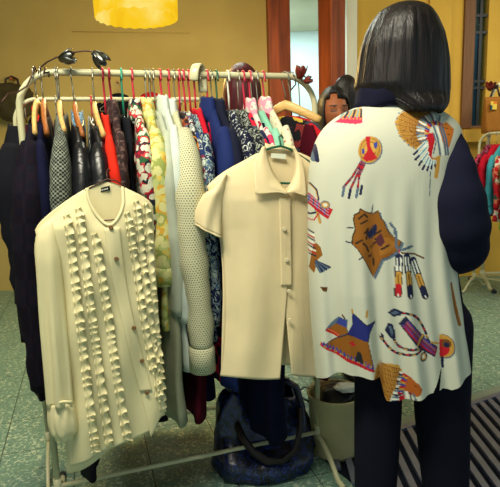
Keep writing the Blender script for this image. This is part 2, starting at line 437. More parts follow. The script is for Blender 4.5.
def garment(name, label, cat, loc, rz, mat, neck=.07, length=.6, hw=.2, th=.02, sleeve=.55, sw=.026, sb=.045, flare=.02, collar=None, cuff=None,
            lean=0, seed=0, group='clothes on the front rack', both=True, so=.0, cuffl=.05, buttons=None):
    rnd = random.Random(seed); g = empty(name, loc, rz, label, cat, group)
    ph = rnd.uniform(0, 6); n = 40; rows = []
    cs = [0, -.012, -.03, -.05, -.075, -.1, -.13] + list(np.linspace(-.18, -length, 22))
    for c in cs:
        w = interp(-c, [0, .03, .07, .11, .2, length], [neck, neck + (hw - neck) * .45, hw - .02, hw, hw - .012, hw + flare])
        t = interp(-c, [0, .05, .2, length], [th * .8, th, th * 1.0, th * 1.25])
        amp = interp(-c, [0, .15, length], [0, .15, .5]); row = []
        for j in range(n):
            q = 2 * PI * j / n; cq = math.cos(q); sq = math.sin(q)
            y = math.copysign(abs(cq) ** .75, cq) * w; x = math.copysign(abs(sq) ** .9, sq) * t
            x += th * amp * math.sin(y * 46 + ph + c * 2.2) * .8; x += .004 * math.sin(c * 17 + ph) + lean * (-c)
            row.append((x, y, c - .3 * max(0, abs(y) - .02) * (1 if c > -.06 else math.exp((c + .06) * 14)) + (.0 if c > -length + .02 else .006 * math.sin(y * 30 + ph))))
        rows.append(row)
    MB().grid(rows, True).build('body', mat, g, solid=.002)
    if sleeve:
        for sgn in ((-1, 1) if both else (-1,)):
            path = []; ra = []; rb = []
            m = 26
            for i in range(m):
                t = i / (m - 1)
                y = sgn * (hw - .035 + so * min(1, t * 4) + .05 * math.sin(min(1, t * 3.2) * PI / 2) - .022 * t * t)
                z = -.085 - t * sleeve
                path.append((lean * t * sleeve + .006 * math.sin(t * 7 + ph), y, z))
                f = 1 + .1 * math.sin(t * 21 + ph) * t + .06 * math.sin(t * 43 + ph)
                k = interp(t, [0, .08, .25, 1], [.45, .8, 1, .82]); ra.append(sw * f * k); rb.append(sb * k)
            o = MB().tube(path, rb, 18, ra, ref=(1, 0, 0), cap=False).build('sleeve', mat, g, solid=.002)
            if cuff:
                e = Vector(path[-1]); MB().tube([e + Vector((0, 0, .012)), e + Vector((0, 0, -.004)), e + Vector((0, 0, -cuffl))], [rb[-1] * .95, rb[-1] * 1.12, rb[-1] * 1.12], 18, [ra[-1] * .95, ra[-1] * 1.12, ra[-1] * 1.12], ref=(1, 0, 0), cap=False).build('cuff', cuff, g, solid=.003)
    if collar:
        rows = []
        for k, (dz, gr_) in enumerate(((.0, 1.0), (.028, .92), (.04, 1.0), (.034, 1.2), (-.012, 1.75), (-.03, 1.95))):
            row = []
            for j in range(30):
                q = 2 * PI * j / 30; w = max(neck, .06) * .85
                row.append((math.sin(q) * (th * .9) * gr_ + 0, math.cos(q) * w * (1 + (gr_ - 1) * .6), dz - .004 - abs(math.cos(q)) * .012 * gr_))
            rows.append(row)
        MB().grid(rows, True).build('collar', collar, g, solid=.002)
    return g
def hang(px, kind, hlab, name, label, cat, mat, zt=1.405, rot=0, **kw):
    s = rail_s(px); loc = P(s, 0, zt); rz = RA + math.radians(rot)
    gd = kw.pop('gd', 0); hanger(kind, loc, rz, RZ, hlab, width=kw.pop('hwid', kw.get('hw', .2) - .03), drop=kw.pop('hdrop', .125))
    return garment(name, label, cat, loc - Vector((0, 0, gd)), rz, mat, **kw)

m_navycoat = checkm('navy and maroon faint plaid', (15, 14, 28), (22, 14, 27), 40, (190, 170, 200))
m_navy = plain('navy knit', (16, 18, 44), .95, .1, weave=.4)
m_blazer = checkm('grey check tweed', (34, 38, 40), (134, 140, 126), 170, (190, 190, 190))
m_leather = plain('black leather', (15, 16, 22), .32, .55, wr=.35)
m_red = plain('orange red knit', (206, 40, 22), .9, .15, weave=.4)
m_fur = swirl('dark brown fluff', (44, 30, 32), (70, 50, 48), (98, 76, 72), 60, 1)
m_flor = floral('white red floral', (214, 214, 190), [(190, 24, 40), (50, 96, 60), (200, 60, 70), (30, 40, 50), (120, 30, 50)], 44, .5)
m_yell = floral('yellow green floral', (206, 204, 140), [(150, 160, 84), (204, 160, 60), (180, 190, 120), (214, 190, 90)], 38, .5)
m_sheer = plain('sheer pale grey', (196, 204, 184), .6, .3, trans=.3)
m_white = plain('bluish white cotton', (206, 216, 206), .8, .2, weave=.2, trans=.1)
m_polka = polka('cream with tiny dark dots', (214, 212, 176), (74, 78, 66), 135, .24)
m_ochre = floral('brown and orange print', (44, 30, 28), [(210, 130, 30), (20, 20, 30), (150, 70, 40), (90, 90, 110), (180, 150, 110)], 24, .55)
m_pais = swirl('navy and white paisley', (24, 34, 74), (170, 186, 176), (60, 90, 120), 26, 3.5, .5)
m_pais2 = floral('blue flower print', (196, 204, 190), [(30, 50, 100), (80, 110, 130), (120, 50, 70), (24, 30, 60)], 30, .55, (40, 60, 100))
m_crim = plain('crimson cotton', (186, 14, 40), .85, .2)
m_navy2 = plain('bright navy cotton', (22, 38, 92), .85, .2, weave=.4)
m_denim = plain('dark denim', (16, 20, 44), .85, .2, weave=.5)
m_nw = swirl('navy with white scrawl', (16, 20, 46), (190, 196, 190), None, 34, 4, .58)
m_bw = swirl('black and white print', (22, 24, 34), (150, 158, 146), (30, 34, 44), 28, 3, .53)
m_nr = floral('navy and red blocks', (18, 24, 60), [(18, 24, 60), (210, 30, 56), (30, 34, 70), (20, 22, 40), (70, 80, 90)], 9, .6)
m_pink = floral('white pink rose print', (214, 206, 198), [(214, 60, 100), (226, 150, 170), (206, 208, 196), (150, 30, 60)], 26, .42)
m_mint = plain('mint cotton', (140, 204, 176), .8, .2, weave=.2, trans=.1)
m_cream_d = polka('cream with sparse red dots', (222, 220, 192), (200, 80, 70), 24, .1)
m_blackf = floral('black with yellow flowers', (18, 18, 24), [(18, 18, 24), (190, 160, 60), (18, 18, 24), (60, 60, 70), (18, 18, 24), (120, 40, 40)], 20, .4)
m_scar = plain('scarlet crepe', (196, 20, 34), .8, .2, weave=.3)
m_maroon = plain('maroon wool', (70, 10, 26), .95, .1, weave=.4)
m_black = plain('black cotton', (17, 18, 26), .9, .15, weave=.3)
m_plaid = checkm('red and black plaid', (196, 20, 56), (26, 20, 34), 28)
m_greyc = plain('grey beige wool', (150, 152, 126), .9, .15, weave=.3)

G = hang
G(34, 'wood', 'pale wooden hanger carrying the long dark plaid coat', 'coat', 'long dark navy coat with faint maroon plaid, leftmost on the front rack', 'coat', m_navycoat, zt=1.43, gd=.05, hwid=.14, hdrop=.1, neck=.12, length=.84, sleeve=.72, sw=.046, hw=.21, th=.022, seed=1, lean=-.03, rot=-8)
G(41, 'brown', 'brown wooden hanger carrying the plain navy jumper', 'jumper', 'plain navy knit jumper between the plaid coat and grey check blazer', 'jumper', m_navy, zt=1.43, gd=.05, hwid=.14, hdrop=.1, neck=.12, length=.8, sleeve=.6, sw=.02, hw=.205, th=.014, seed=2, rot=-3)
G(57, 'wood', 'pale wooden hanger inside the grey check blazer', 'blazer', 'grey and black small check blazer on the front rack', 'blazer', m_blazer, zt=1.425, gd=.035, hwid=.12, hdrop=.09, neck=.07, length=.7, sleeve=.58, sw=.032, hw=.215, th=.02, seed=3, rot=-3, cuff=m_blazer)
G(72, 'brown', 'brown wooden hanger inside the matte black jacket', 'jacket', 'black leather jacket next to the grey check blazer', 'jacket', m_leather, zt=1.42, gd=.05, hwid=.14, hdrop=.1, neck=.12, length=.66, sleeve=.57, sw=.033, hw=.21, th=.022, seed=4)
G(92, 'wood', 'pale wooden hanger inside the glossy black jacket', 'jacket', 'glossy black leather jacket left of the orange red top', 'jacket', m_leather, zt=1.42, gd=.05, hwid=.14, hdrop=.1, neck=.11, length=.7, sleeve=.57, sw=.036, hw=.21, th=.022, seed=5)
G(103, 'red', 'red plastic hanger carrying the orange red top', 'top', 'orange red knit top between black leather and brown fluffy garment', 'top', m_red, zt=1.39, neck=.06, length=.6, sleeve=.5, sw=.02, hw=.2, th=.013, seed=6)
G(110, 'red', 'red plastic hanger carrying the dark brown fluffy cardigan', 'cardigan', 'dark brown fluffy cardigan beside the orange red top', 'cardigan', m_fur, zt=1.4, neck=.07, length=.6, sleeve=.5, sw=.022, hw=.19, th=.014, seed=7, collar=m_fur)
G(121, 'teal', 'teal plastic hanger carrying the black dress with grey hem', 'dress', 'black dress between the fluffy cardigan and red floral blouse', 'dress', m_black, zt=1.385, neck=.08, length=.75, sleeve=0, hw=.18, th=.013, seed=8)
G(133, 'red', 'red plastic hanger carrying the white and red floral blouse', 'blouse', 'white blouse with red and green flowers on the front rack', 'blouse', m_flor, zt=1.405, neck=.06, length=.62, sleeve=.3, sw=.026, hw=.195, th=.016, seed=9, collar=m_flor)
G(145, 'wire', 'thin wire hanger carrying the yellow green floral blouse', 'blouse', 'yellow and green floral blouse on the front rack', 'blouse', m_yell, zt=1.405, neck=.065, length=.7, sleeve=.42, sw=.036, hw=.2, th=.017, seed=10, collar=m_yell, cuff=m_yell)
G(154, 'wire', 'thin wire hanger carrying the sheer pale blouse', 'blouse', 'sheer pale grey blouse between the floral and white shirts', 'blouse', m_sheer, zt=1.4, neck=.06, length=.72, sleeve=.56, sw=.026, hw=.2, th=.013, seed=11, so=.01)
G(161, 'red', 'red plastic hanger carrying the plain white shirt', 'shirt', 'plain bluish white shirt left of the dotted cream dress', 'shirt', m_white, zt=1.415, neck=.065, length=.86, sleeve=.6, sw=.024, hw=.205, th=.014, seed=12, collar=m_white, so=.01)
G(168.5, 'red', 'red plastic hanger carrying the cream dress with tiny dots', 'dress', 'cream dress with tiny dark dots and wide cuffs', 'dress', m_polka, zt=1.405, neck=.06, length=.8, sleeve=.68, sw=.045, sb=.05, hw=.21, th=.016, seed=13, collar=m_white, cuff=m_polka, cuffl=.075, so=.03, lean=.02)
G(178, 'red', 'red plastic hanger carrying the brown and orange print top', 'top', 'brown top with orange blotches right of the dotted cream dress', 'top', m_ochre, zt=1.395, neck=.06, length=.7, sleeve=.5, sw=.018, hw=.19, th=.012, seed=14)
G(184, 'red', 'red plastic hanger carrying the blue flower print blouse', 'blouse', 'pale blouse with dense blue flower print on the front rack', 'blouse', m_pais2, zt=1.395, neck=.06, length=.72, sleeve=.6, sw=.018, hw=.195, th=.012, seed=15)
G(189, 'red', 'red plastic hanger carrying the navy paisley blouse', 'blouse', 'navy and white paisley blouse left of the crimson top', 'blouse', m_pais, zt=1.39, neck=.06, length=.75, sleeve=.6, sw=.026, hw=.2, th=.013, seed=16)
G(194, 'red', 'red plastic hanger carrying the crimson top', 'top', 'crimson cotton top between paisley blouse and bright navy jumper', 'top', m_crim, zt=1.405, neck=.06, length=.55, sleeve=0, hw=.17, th=.014, seed=17)
G(206, 'red', 'red plastic hanger carrying the bright navy jumper', 'jumper', 'bright navy blue cotton jumper on the front rack', 'jumper', m_navy2, zt=1.41, neck=.06, length=.95, sleeve=.62, sw=.034, hw=.205, th=.019, seed=18, collar=m_navy2)
G(216, 'green', 'green plastic hanger carrying the dark denim jacket', 'jacket', 'dark denim jacket right of the bright navy jumper', 'jacket', m_denim, zt=1.405, neck=.065, length=.7, sleeve=.55, sw=.03, hw=.205, th=.018, seed=19, collar=m_denim)
G(228, 'white', 'white plastic hanger carrying the navy blouse with white scrawls', 'blouse', 'navy blouse with white scrawled lines on the front rack', 'blouse', m_nw, zt=1.4, neck=.06, length=.7, sleeve=.5, sw=.03, hw=.2, th=.017, seed=20)
G(237, 'wire', 'thin wire hanger carrying the black and white print blouse', 'blouse', 'black and grey white print blouse on the front rack', 'blouse', m_bw, zt=1.4, neck=.06, length=.7, sleeve=.5, sw=.028, hw=.2, th=.016, seed=21)
G(244, 'red', 'red plastic hanger carrying the navy and red blocked top', 'top', 'navy top with bright red blocks behind the peach shirt', 'top', m_nr, zt=1.395, neck=.06, length=.66, sleeve=.45, sw=.022, hw=.195, th=.013, seed=22)
G(249, 'red', 'red plastic hanger carrying the pink rose blouse', 'blouse', 'white blouse with pink roses left of the mint blouse', 'blouse', m_pink, zt=1.405, neck=.06, length=.66, sleeve=.45, sw=.018, hw=.19, th=.012, seed=23, collar=m_pink)
G(257, 'wire', 'thin wire hanger carrying the mint blouse', 'blouse', 'plain mint green blouse behind the collar of the peach shirt', 'blouse', m_mint, zt=1.4, neck=.06, length=.66, sleeve=.5, sw=.024, hw=.205, th=.015, seed=24)
G(264, 'red', 'red plastic hanger carrying the cream shirt with red dots', 'shirt', 'cream shirt with sparse red dots right of the mint blouse', 'shirt', m_cream_d, zt=1.41, neck=.06, length=.66, sleeve=.55, sw=.022, hw=.21, th=.014, seed=25, collar=m_pink)
G(285, 'wood', 'large pale wooden hanger at the right end of the front rack', 'jacket', 'black jacket with small yellow flowers on the large wooden hanger', 'jacket', m_blackf, zt=1.425, gd=.05, rot=46, hdrop=.06, hwid=.125, neck=.12, length=.6, sleeve=.48, sw=.03, hw=.165, th=.022, seed=26)
G(291, 'wire', 'thin wire hanger carrying the long scarlet dress', 'dress', 'long scarlet dress between the flowered black jacket and the woman', 'dress', m_scar, zt=1.375, rot=30, neck=.08, length=.85, sleeve=.3, sw=.024, hw=.19, th=.016, seed=27, flare=.0)
G(299, 'wire', 'thin wire hanger carrying the long maroon skirt', 'skirt', 'long maroon wool skirt hanging over the waste bin, rightmost on the front rack', 'skirt', m_maroon, zt=1.36, neck=.1, length=.93, sleeve=0, hw=.17, th=.02, seed=28, flare=.03)
# long things seen under the hems
G(56, 'wire', 'thin wire hanger carrying the long black trousers', 'trousers', 'black trousers whose ends show below the ruffled blouse', 'trousers', m_black, zt=1.37, neck=.1, length=1.15, sleeve=0, hw=.19, th=.02, seed=31, flare=0, lean=.0)
G(149, 'wire', 'thin wire hanger carrying the long grey beige coat', 'coat', 'long grey beige coat whose hem shows right of the ruffled blouse', 'coat', m_greyc, zt=1.38, neck=.08, length=1.0, sleeve=0, hw=.215, th=.024, seed=32, flare=.02)
G(199, 'wire', 'thin wire hanger carrying the long dress with plaid hem', 'dress', 'long dress of red and black plaid behind the dotted cuff', 'dress', m_plaid, zt=1.37, neck=.09, length=.9, sleeve=0, hw=.14, th=.02, seed=33)
G(174, 'wire', 'thin wire hanger carrying the long dark maroon dress', 'dress', 'long dark maroon dress whose hem hangs below the dotted cuff', 'dress', m_maroon, zt=1.36, neck=.09, length=1.0, sleeve=0, hw=.17, th=.022, seed=35)
G(211, 'wire', 'thin wire hanger carrying the long black skirt', 'skirt', 'long black skirt hanging lowest behind the plaid hem', 'skirt', m_black, zt=1.36, neck=.09, length=.9, sleeve=0, hw=.17, th=.03, seed=36)
G(252, 'wire', 'thin wire hanger carrying the navy trousers', 'trousers', 'navy trousers hanging down below the peach shirt into the tote bag', 'trousers', m_navy, zt=1.37, neck=.1, length=1.16, sleeve=0, hw=.17, th=.04, seed=34, flare=0)

# rear rack clothes; the added long dark ones fill the gaps with darkness
def hang2(s_, name, label, cat, mat, kind='wire', zt=1.385, **kw):
    loc = P2(s_ * .66, 0, zt); hanger(kind, loc, RA, 1.472, 'hanger on the rear rack carrying the ' + label.split(' on ')[0].split(' at ')[0], width=kw.get('hw', .2) - .025, rr=.008)
    return garment(name, label, cat, loc, RA, mat, group='clothes on the rear rack', **kw)
m_ltblue = swirl('light blue print', (60, 130, 180), (180, 210, 220), (30, 60, 110), 40, 2, .5)
m_stripe = checkm('black and white stripes', (20, 20, 26), (220, 220, 210), 60)
m_brown = plain('brown suede', (70, 44, 26), .9, .1)
hang2(.06, 'dress', 'long maroon black dress at the left end of the rear rack', 'dress', m_maroon, length=1.0, hw=.19, th=.03, sleeve=.4, seed=41)
hang2(.13, 'top', 'small bright red top on the rear rack behind the wooden hangers', 'top', m_red, zt=1.445, length=.5, hw=.17, th=.025, sleeve=0, seed=42)
hang2(.22, 'dress', 'long black dress on the rear rack behind the check blazer', 'dress', m_black, length=1.05, hw=.19, th=.04, sleeve=.4, seed=43)
hang2(.33, 'blouse', 'light blue print blouse on the rear rack', 'blouse', m_ltblue, zt=1.43, length=.5, hw=.18, th=.025, sleeve=.3, seed=44)
hang2(.42, 'top', 'black and white checked top on the rear rack', 'top', m_stripe, 'red', zt=1.41, length=.5, hw=.18, th=.025, sleeve=0, seed=45)
hang2(.52, 'coat', 'added long dark maroon coat on the rear rack behind the leather jackets', 'coat', m_maroon, length=1.12, hw=.19, th=.045, sleeve=.4, seed=46)
hang2(.66, 'coat', 'added long black coat on the rear rack behind the floral blouses', 'coat', m_black, length=1.18, hw=.19, th=.05, sleeve=.4, seed=47)
hang2(.80, 'dress', 'added long brown dress on the rear rack behind the paisley blouse', 'dress', m_brown, zt=1.36, length=1.1, hw=.19, th=.045, sleeve=.4, seed=48)
hang2(.94, 'coat', 'added long navy coat on the rear rack behind the denim jacket', 'coat', m_navy, zt=1.36, length=1.1, hw=.19, th=.045, sleeve=.4, seed=49)
hang2(1.08, 'dress', 'long black patterned dress at the right end of the rear rack', 'dress', m_bw, zt=1.34, length=.8, hw=.18, th=.04, sleeve=.3, seed=50)
# far wall garments on pegs
def wall_garment(px, py, Yw, mat, name, label, cat, scale, L_=.6):
    p = at(px, py, Yw); h = hanger('wire', Vector((p.x, Yw, p.z - .1)), RA + PI / 2, p.z, 'wire hanger on the far wall carrying the ' + label.split(' hanging')[0], width=.17)
    pg = MB().tube([(0, 0, 0), (0, YB - Yw + .01, .01)], .006, 8).ball((0, -.005, 0), .011, 8).build('wall_peg', M['wood_brown']); pg.location = (p.x, Yw, p.z - .004); tag(pg, 'small wooden wall peg holding the ' + label.split(' beneath')[0], 'peg', 'wall pegs')
    garment(name, label, cat, Vector((p.x, Yw, p.z - .1)), PI / 2, mat, neck=.08, length=L_, hw=.19, th=.03, sleeve=.3, sw=.03, group='clothes hanging at the far wall')
wall_garment(117.5, 82, YB - .12, m_black, 'top', 'black top hanging on the far wall beneath the lamp', 'top', 1)
wall_garment(150, 81, YB - .12, m_crim, 'top', 'dark red top hanging on the far wall beneath the lamp', 'top', 1)
# rail extras: headband and two wire flowers
hb = []; s0 = rail_s(194); 
for i in range(25):
    q = PI * (-.18 + 1.22 * i / 24); hb.append((.004 + .014 * i / 24, -.022 * math.cos(q) - (.01 if i > 18 else 0) * (i - 18) / 6, .026 * math.sin(q) + (0 if i < 19 else -.006 * (i - 18))))
o = MB().tube([Vector(p) * 1.35 for p in hb], .004, 10, .016, ref=(1, 0, 0)).build('headband', M['cream_pole']); o.location = P(s0, 0, RZ - .004); o.rotation_euler.z = RA - .5
tag(o, 'wide cream headband hooked over the rail of the front rack', 'headband')
def flower(root, c, axis, size, mat, n=6):
    ax = Vector(axis).normalized(); a = ax.orthogonal().normalized(); b = ax.cross(a)
    for k in range(n):
        q = 2 * PI * k / n; rd = a * math.cos(q) + b * math.sin(q); tn = ax.cross(rd); rows = []
        for i in range(9):
            t = i / 8; w = size * .28 * math.sin(PI * min(1, t * .85 + .1)) ** .8; rr = size * (.12 + .3 * math.sin(t * PI * .62) + .1 * t * (k % 2))
            cc = Vector(c) + ax * size * t + rd * rr
            rows.append([cc - tn * w - rd * w * .3, cc, cc + tn * w - rd * w * .3])
        MB().grid(rows).build('petal', mat, root, solid=.0012)
def wire_flower(label, wraps, stem, heads, mat):
    r = empty('wire_flower_spray', stem[0], 0, label, 'ornament'); z = r.location
    MB().tube([Vector(p) - z for p in wraps + stem], .0026, 8).build('stem', M['dark_wire'], r)
    for c, ax, sz in heads: flower(r, Vector(c) - z, ax, sz, mat)
    return r
YF = 1.665
s1 = rail_s(34); wr_ = [at(1, 103, YF - .1), at(8, 94, YF - .07), at(18, 92, YF - .03), at(27, 86, YF - .02)]
cl = [P(s1 + .003 * i, .014 * math.cos(i * 1.25), RZ + .014 * math.sin(i * 1.25)) for i in range(0, 16)]
stem = [at(38, 74, YF + .01), at(41, 67, YF), at(47, 62, YF), at(56, 57.5, YF), at(66, 55, YF), at(75, 52, YF), at(84, 50.8, YF), at(90, 51, YF), at(94, 53, YF)]
wire_flower('bronze wire spray with two pewter tulips, curving up from the left rack corner', wr_ + cl, stem,
            [(at(59, 59, YF), at(76, 57, YF) - at(59, 60, YF), .048), (at(93, 52, YF), at(107, 66, YF) - at(93, 52, YF), .05)], M['pewter'])
YF2 = 1.94
s2 = rail_s(292); cl2 = [P(s2 + .0035 * i, .015 * math.cos(i * 1.3), RZ + .012 * math.sin(i * 1.3) - .01 * max(0, i - 10) / 4) for i in range(0, 16)]
M['berry'] = plain('rust red petals', (110, 34, 24), .5, .4)
wire_flower('dark wire ornament with rust red petals twisted on the right rack corner', [at(291, 90, YF2), at(296, 84, YF2)] + cl2, [at(306, 78, YF2), at(301, 73, YF2), at(300, 70, YF2)],
            [(at(300, 79, YF2 - .03), Vector((.1, -.1, 1)), .045), (at(304, 82, YF2 - .03), Vector((.8, -.4, .3)), .03)], M['berry'])

# ------------------------------------------------------------------ front blouses
def resample(pts, n):
    p = np.array(pts, float); d = np.concatenate([[0], np.cumsum(np.linalg.norm(np.diff(p, axis=0), axis=1))]); t = np.linspace(0, d[-1], n)
    return np.stack([np.interp(t, d, p[:, 0]), np.interp(t, d, p[:, 1])], -1)
def smooth_poly(pts, it=2):
    p = [tuple(q) for q in pts]
    for _ in range(it):
        q = [p[0]]
        for a, b in zip(p[:-1], p[1:]):
            q += [(.75 * a[0] + .25 * b[0], .75 * a[1] + .25 * b[1]), (.25 * a[0] + .75 * b[0], .25 * a[1] + .75 * b[1])]
        q.append(p[-1]); p = q
    return p
def coons(T, B, Lf, Rt, nu, nv, sm=True):
    f = smooth_poly if sm else (lambda x: x)
    T = resample(f(T), nu); B = resample(f(B), nu); Lf = resample(f(Lf), nv); Rt = resample(f(Rt), nv)
    u = np.linspace(0, 1, nu)[None, :, None]; v = np.linspace(0, 1, nv)[:, None, None]
    return (1 - v) * T[None] + v * B[None] + (1 - u) * Lf[:, None] + u * Rt[:, None] - ((1 - u) * (1 - v) * T[0] + u * (1 - v) * T[-1] + (1 - u) * v * B[0] + u * v * B[-1])
def silk(name, rgb, trans=.22, rough=.5):
    n = NT(name); co = n.obj(); col = C(*rgb)
    z = n.noise(co, 9, 3); w = n.noise(co, 500, 1)
    mp = n.new('Mapping'); n.link(co, mp.inputs[0]); mp.inputs['Scale'].default_value = (13, 13, 2.2)
    fo = n.noise(mp.outputs[0], 1, 3, .6)
    n.bump(n.math('ADD', n.math('MULTIPLY', fo.outputs[0], 1.0), n.math('MULTIPLY', w.outputs[0], .05)), .45, .01)
    return n.done(n.ramp(z.outputs[0], [(.3, tuple(c * .9 for c in col[:3]) + (1,)), (.7, col)]), rough, .35, 0, trans)
M['cream_silk'] = silk('cream silk', (238, 228, 180), .12, .6)
M['peach_silk'] = silk('peach silk', (247, 230, 184), .15)
M['button'] = plain('brown shell button', (120, 88, 50), .3, .5)
M['button_w'] = plain('pearl button', (216, 206, 170), .25, .5)
M['label_black'] = plain('black woven label', (22, 24, 30), .8, .2)
M['label_white'] = plain('white woven label', (214, 220, 200), .8, .2)
def sheet(name, grid, Yf, mat, root, thick=.0016):
    px, py = grid[..., 0], grid[..., 1]; P3 = at_np(px, py, Yf(px, py)) - np.array(root.location)
    return MB().grid(P3).build(name, mat, root, solid=thick)
def strip(root, name, pts, Yf, mat, off, w=6.0, wav=9.0, amp=.008, seed=0):
    p = resample(smooth_poly(pts), int(sum(math.dist(a, b) for a, b in zip(pts[:-1], pts[1:])) * 1.6)); rnd = random.Random(seed)
    d = np.gradient(p, axis=0); d /= np.linalg.norm(d, axis=1)[:, None]; nrm = np.stack([-d[:, 1], d[:, 0]], -1); nrm *= np.sign(nrm[:, :1])
    ph = np.zeros(len(p)); cur = 0.0; amps = np.zeros(len(p)); a0 = a1 = 1.0; last = 0; lam = wav
    for k in range(len(p)):
        cur += 1 / 1.6 / lam
        if int(cur) != last: last = int(cur); lam = wav * rnd.uniform(.55, 1.5); a0, a1 = a1, rnd.uniform(.35, 1.45)
        f_ = cur - int(cur); amps[k] = a0 * (1 - f_) + a1 * f_; ph[k] = 2 * PI * cur
    rows = []
    for t in (-.42, -.25, -.08, .0, .15, .35, .55, .75, .9, 1.0):
        a_ = abs(t); wv = np.sin(ph + .9 * t); crest = .5 + .5 * wv
        q = p + nrm * (w * (t * .8) + (1.3 * t * np.sin(ph + 1.2 + 1.5 * t)) * amps)[:, None] + d * ((1.7 * a_ * np.cos(ph + .8 * t)) * amps)[:, None]
        Y = Yf(q[:, 0], q[:, 1]) - .0035 - off * a_ - amp * (a_ ** .8) * (.1 + 1.25 * crest) * amps
        rows.append(at_np(q[:, 0], q[:, 1], Y) - np.array(root.location))
    # second, mirrored header so that both edges stand off
    return MB().grid(np.stack(rows)).build(name, mat, root, solid=.0012)
def button(root, px, py, Y, r, mat):
    c = at(px, py, Y) - root.location; m = MB()
    prof = [(0.05, -.002), (.6, -.002), (.92, -.0025), (1, -.0012), (1, .001), (.05, .001)]
    m.grid([[(c.x + r * a * math.cos(2 * PI * j / 16), c.y + b, c.z + r * a * math.sin(2 * PI * j / 16)) for j in range(16)] for a, b in prof], True, True, True)
    return m.build('button', mat, root)
# --- ruffled cream blouse
def rb_plane(px): return 1.345 + (np.asarray(px, float) - 35) * .0008
def rb_front(px, py):
    xl = np.interp(py, [185, 228, 300, 400, 470], [88, 40, 56, 68, 72]); xr = np.interp(py, [185, 205, 300, 375, 420], [125, 152, 158, 166, 166])
    u = np.clip((px - xl) / np.maximum(1, xr - xl), 0, 1)
    k = np.interp(py, [180, 230, 460], [.0, 1, 1])
    return rb_plane(px) - k * (.034 * np.sin(PI * u) ** .7 + .006 * np.sin(u * 17 + py * .012) * np.interp(py, [200, 460], [.1, 1])) + .004 * np.sin(py * .05 + px * .1)
rb = empty('blouse', at(105, 186, 1.41), 0, 'cream long sleeved blouse with ruffle strips, hung in front of the rack', 'blouse')
left = coons([(35, 230), (40, 221), (62, 203), (86, 188), (87, 196), (93, 212), (104, 224), (113, 229)], [(70, 466), (88, 462), (96, 454), (125, 443), (150, 431)], [(35, 230), (44, 270), (54, 330), (64, 400), (70, 466)], [(113, 229), (120, 270), (133, 330), (143, 385), (150, 431)], 60, 110)
sheet('front_panel', left, rb_front, M['cream_silk'], rb)
right = coons([(107, 228), (119, 219), (124, 205), (122, 186), (130, 190), (147, 198), (153, 206)], [(151, 437), (156, 428), (160, 417), (165, 415)], [(107, 228), (115, 270), (128, 330), (139, 385), (143, 402), (151, 437)], [(153, 206), (155, 260), (158, 310), (162, 360), (165, 415)], 40, 110)
sheet('front_panel', right, lambda x, y: rb_front(x, y) - .003, M['cream_silk'], rb)
back = coons([(35, 230), (62, 203), (86, 188), (96, 184), (110, 181), (122, 186), (147, 198), (153, 206)], [(67, 473), (86, 470), (120, 440), (140, 432), (164, 414)], [(35, 230), (50, 300), (64, 400), (67, 473)], [(153, 206), (156, 300), (164, 414)], 50, 70)
sheet('back_panel', back, lambda x, y: rb_plane(x) + .012 + .012 * np.sin(PI * np.clip((x - 40) / 120, 0, 1)), M['cream_silk'], rb)
# neck binding
nb = resample(smooth_poly([(87, 188), (88, 198), (94, 212), (104, 223.5), (111, 226), (118, 219), (124, 205), (122.5, 187)]), 60)
MB().tube([Vector(q) - rb.location for q in at_np(nb[:, 0], nb[:, 1], rb_front(nb[:, 0], nb[:, 1]) - .004)], .0045, 10).build('neck_binding', M['cream_silk'], rb)
# placket edge
pk = coons([(104, 228), (120, 227)], [(140, 392), (152, 391)], [(104, 228), (114, 290), (128, 345), (140, 392)], [(120, 227), (127, 290), (140, 345), (152, 391)], 8, 60)
sheet('placket', pk, lambda x, y: rb_front(x, y) - .006, M['cream_silk'], rb)
for i, (x, y) in enumerate(((111, 227.5), (116.5, 259), (134, 328), (142, 361), (147, 393))): button(rb, x, y, float(rb_front(x, y)) - .010, .0062, M['button'])
for i, pts in enumerate(([(65, 214), (70, 250), (74, 290), (80, 340), (86, 390), (94, 452)], [(77, 207), (82, 250), (88, 300), (95, 350), (101, 400), (108, 447)], [(93, 233), (99, 270), (107, 320), (114, 370), (120, 410), (126, 440)],
                         [(126, 212), (132, 250), (139, 300), (146, 340), (152, 372)], [(135, 200), (140, 250), (146, 300), (153, 350), (158, 400)], [(145, 203), (148, 250), (152, 300), (157, 350), (162, 412)])):
    strip(rb, 'ruffle', pts, rb_front, M['cream_silk'], .004, w=6.5 if i < 3 else 5.5, wav=8.5, amp=.0095, seed=i)
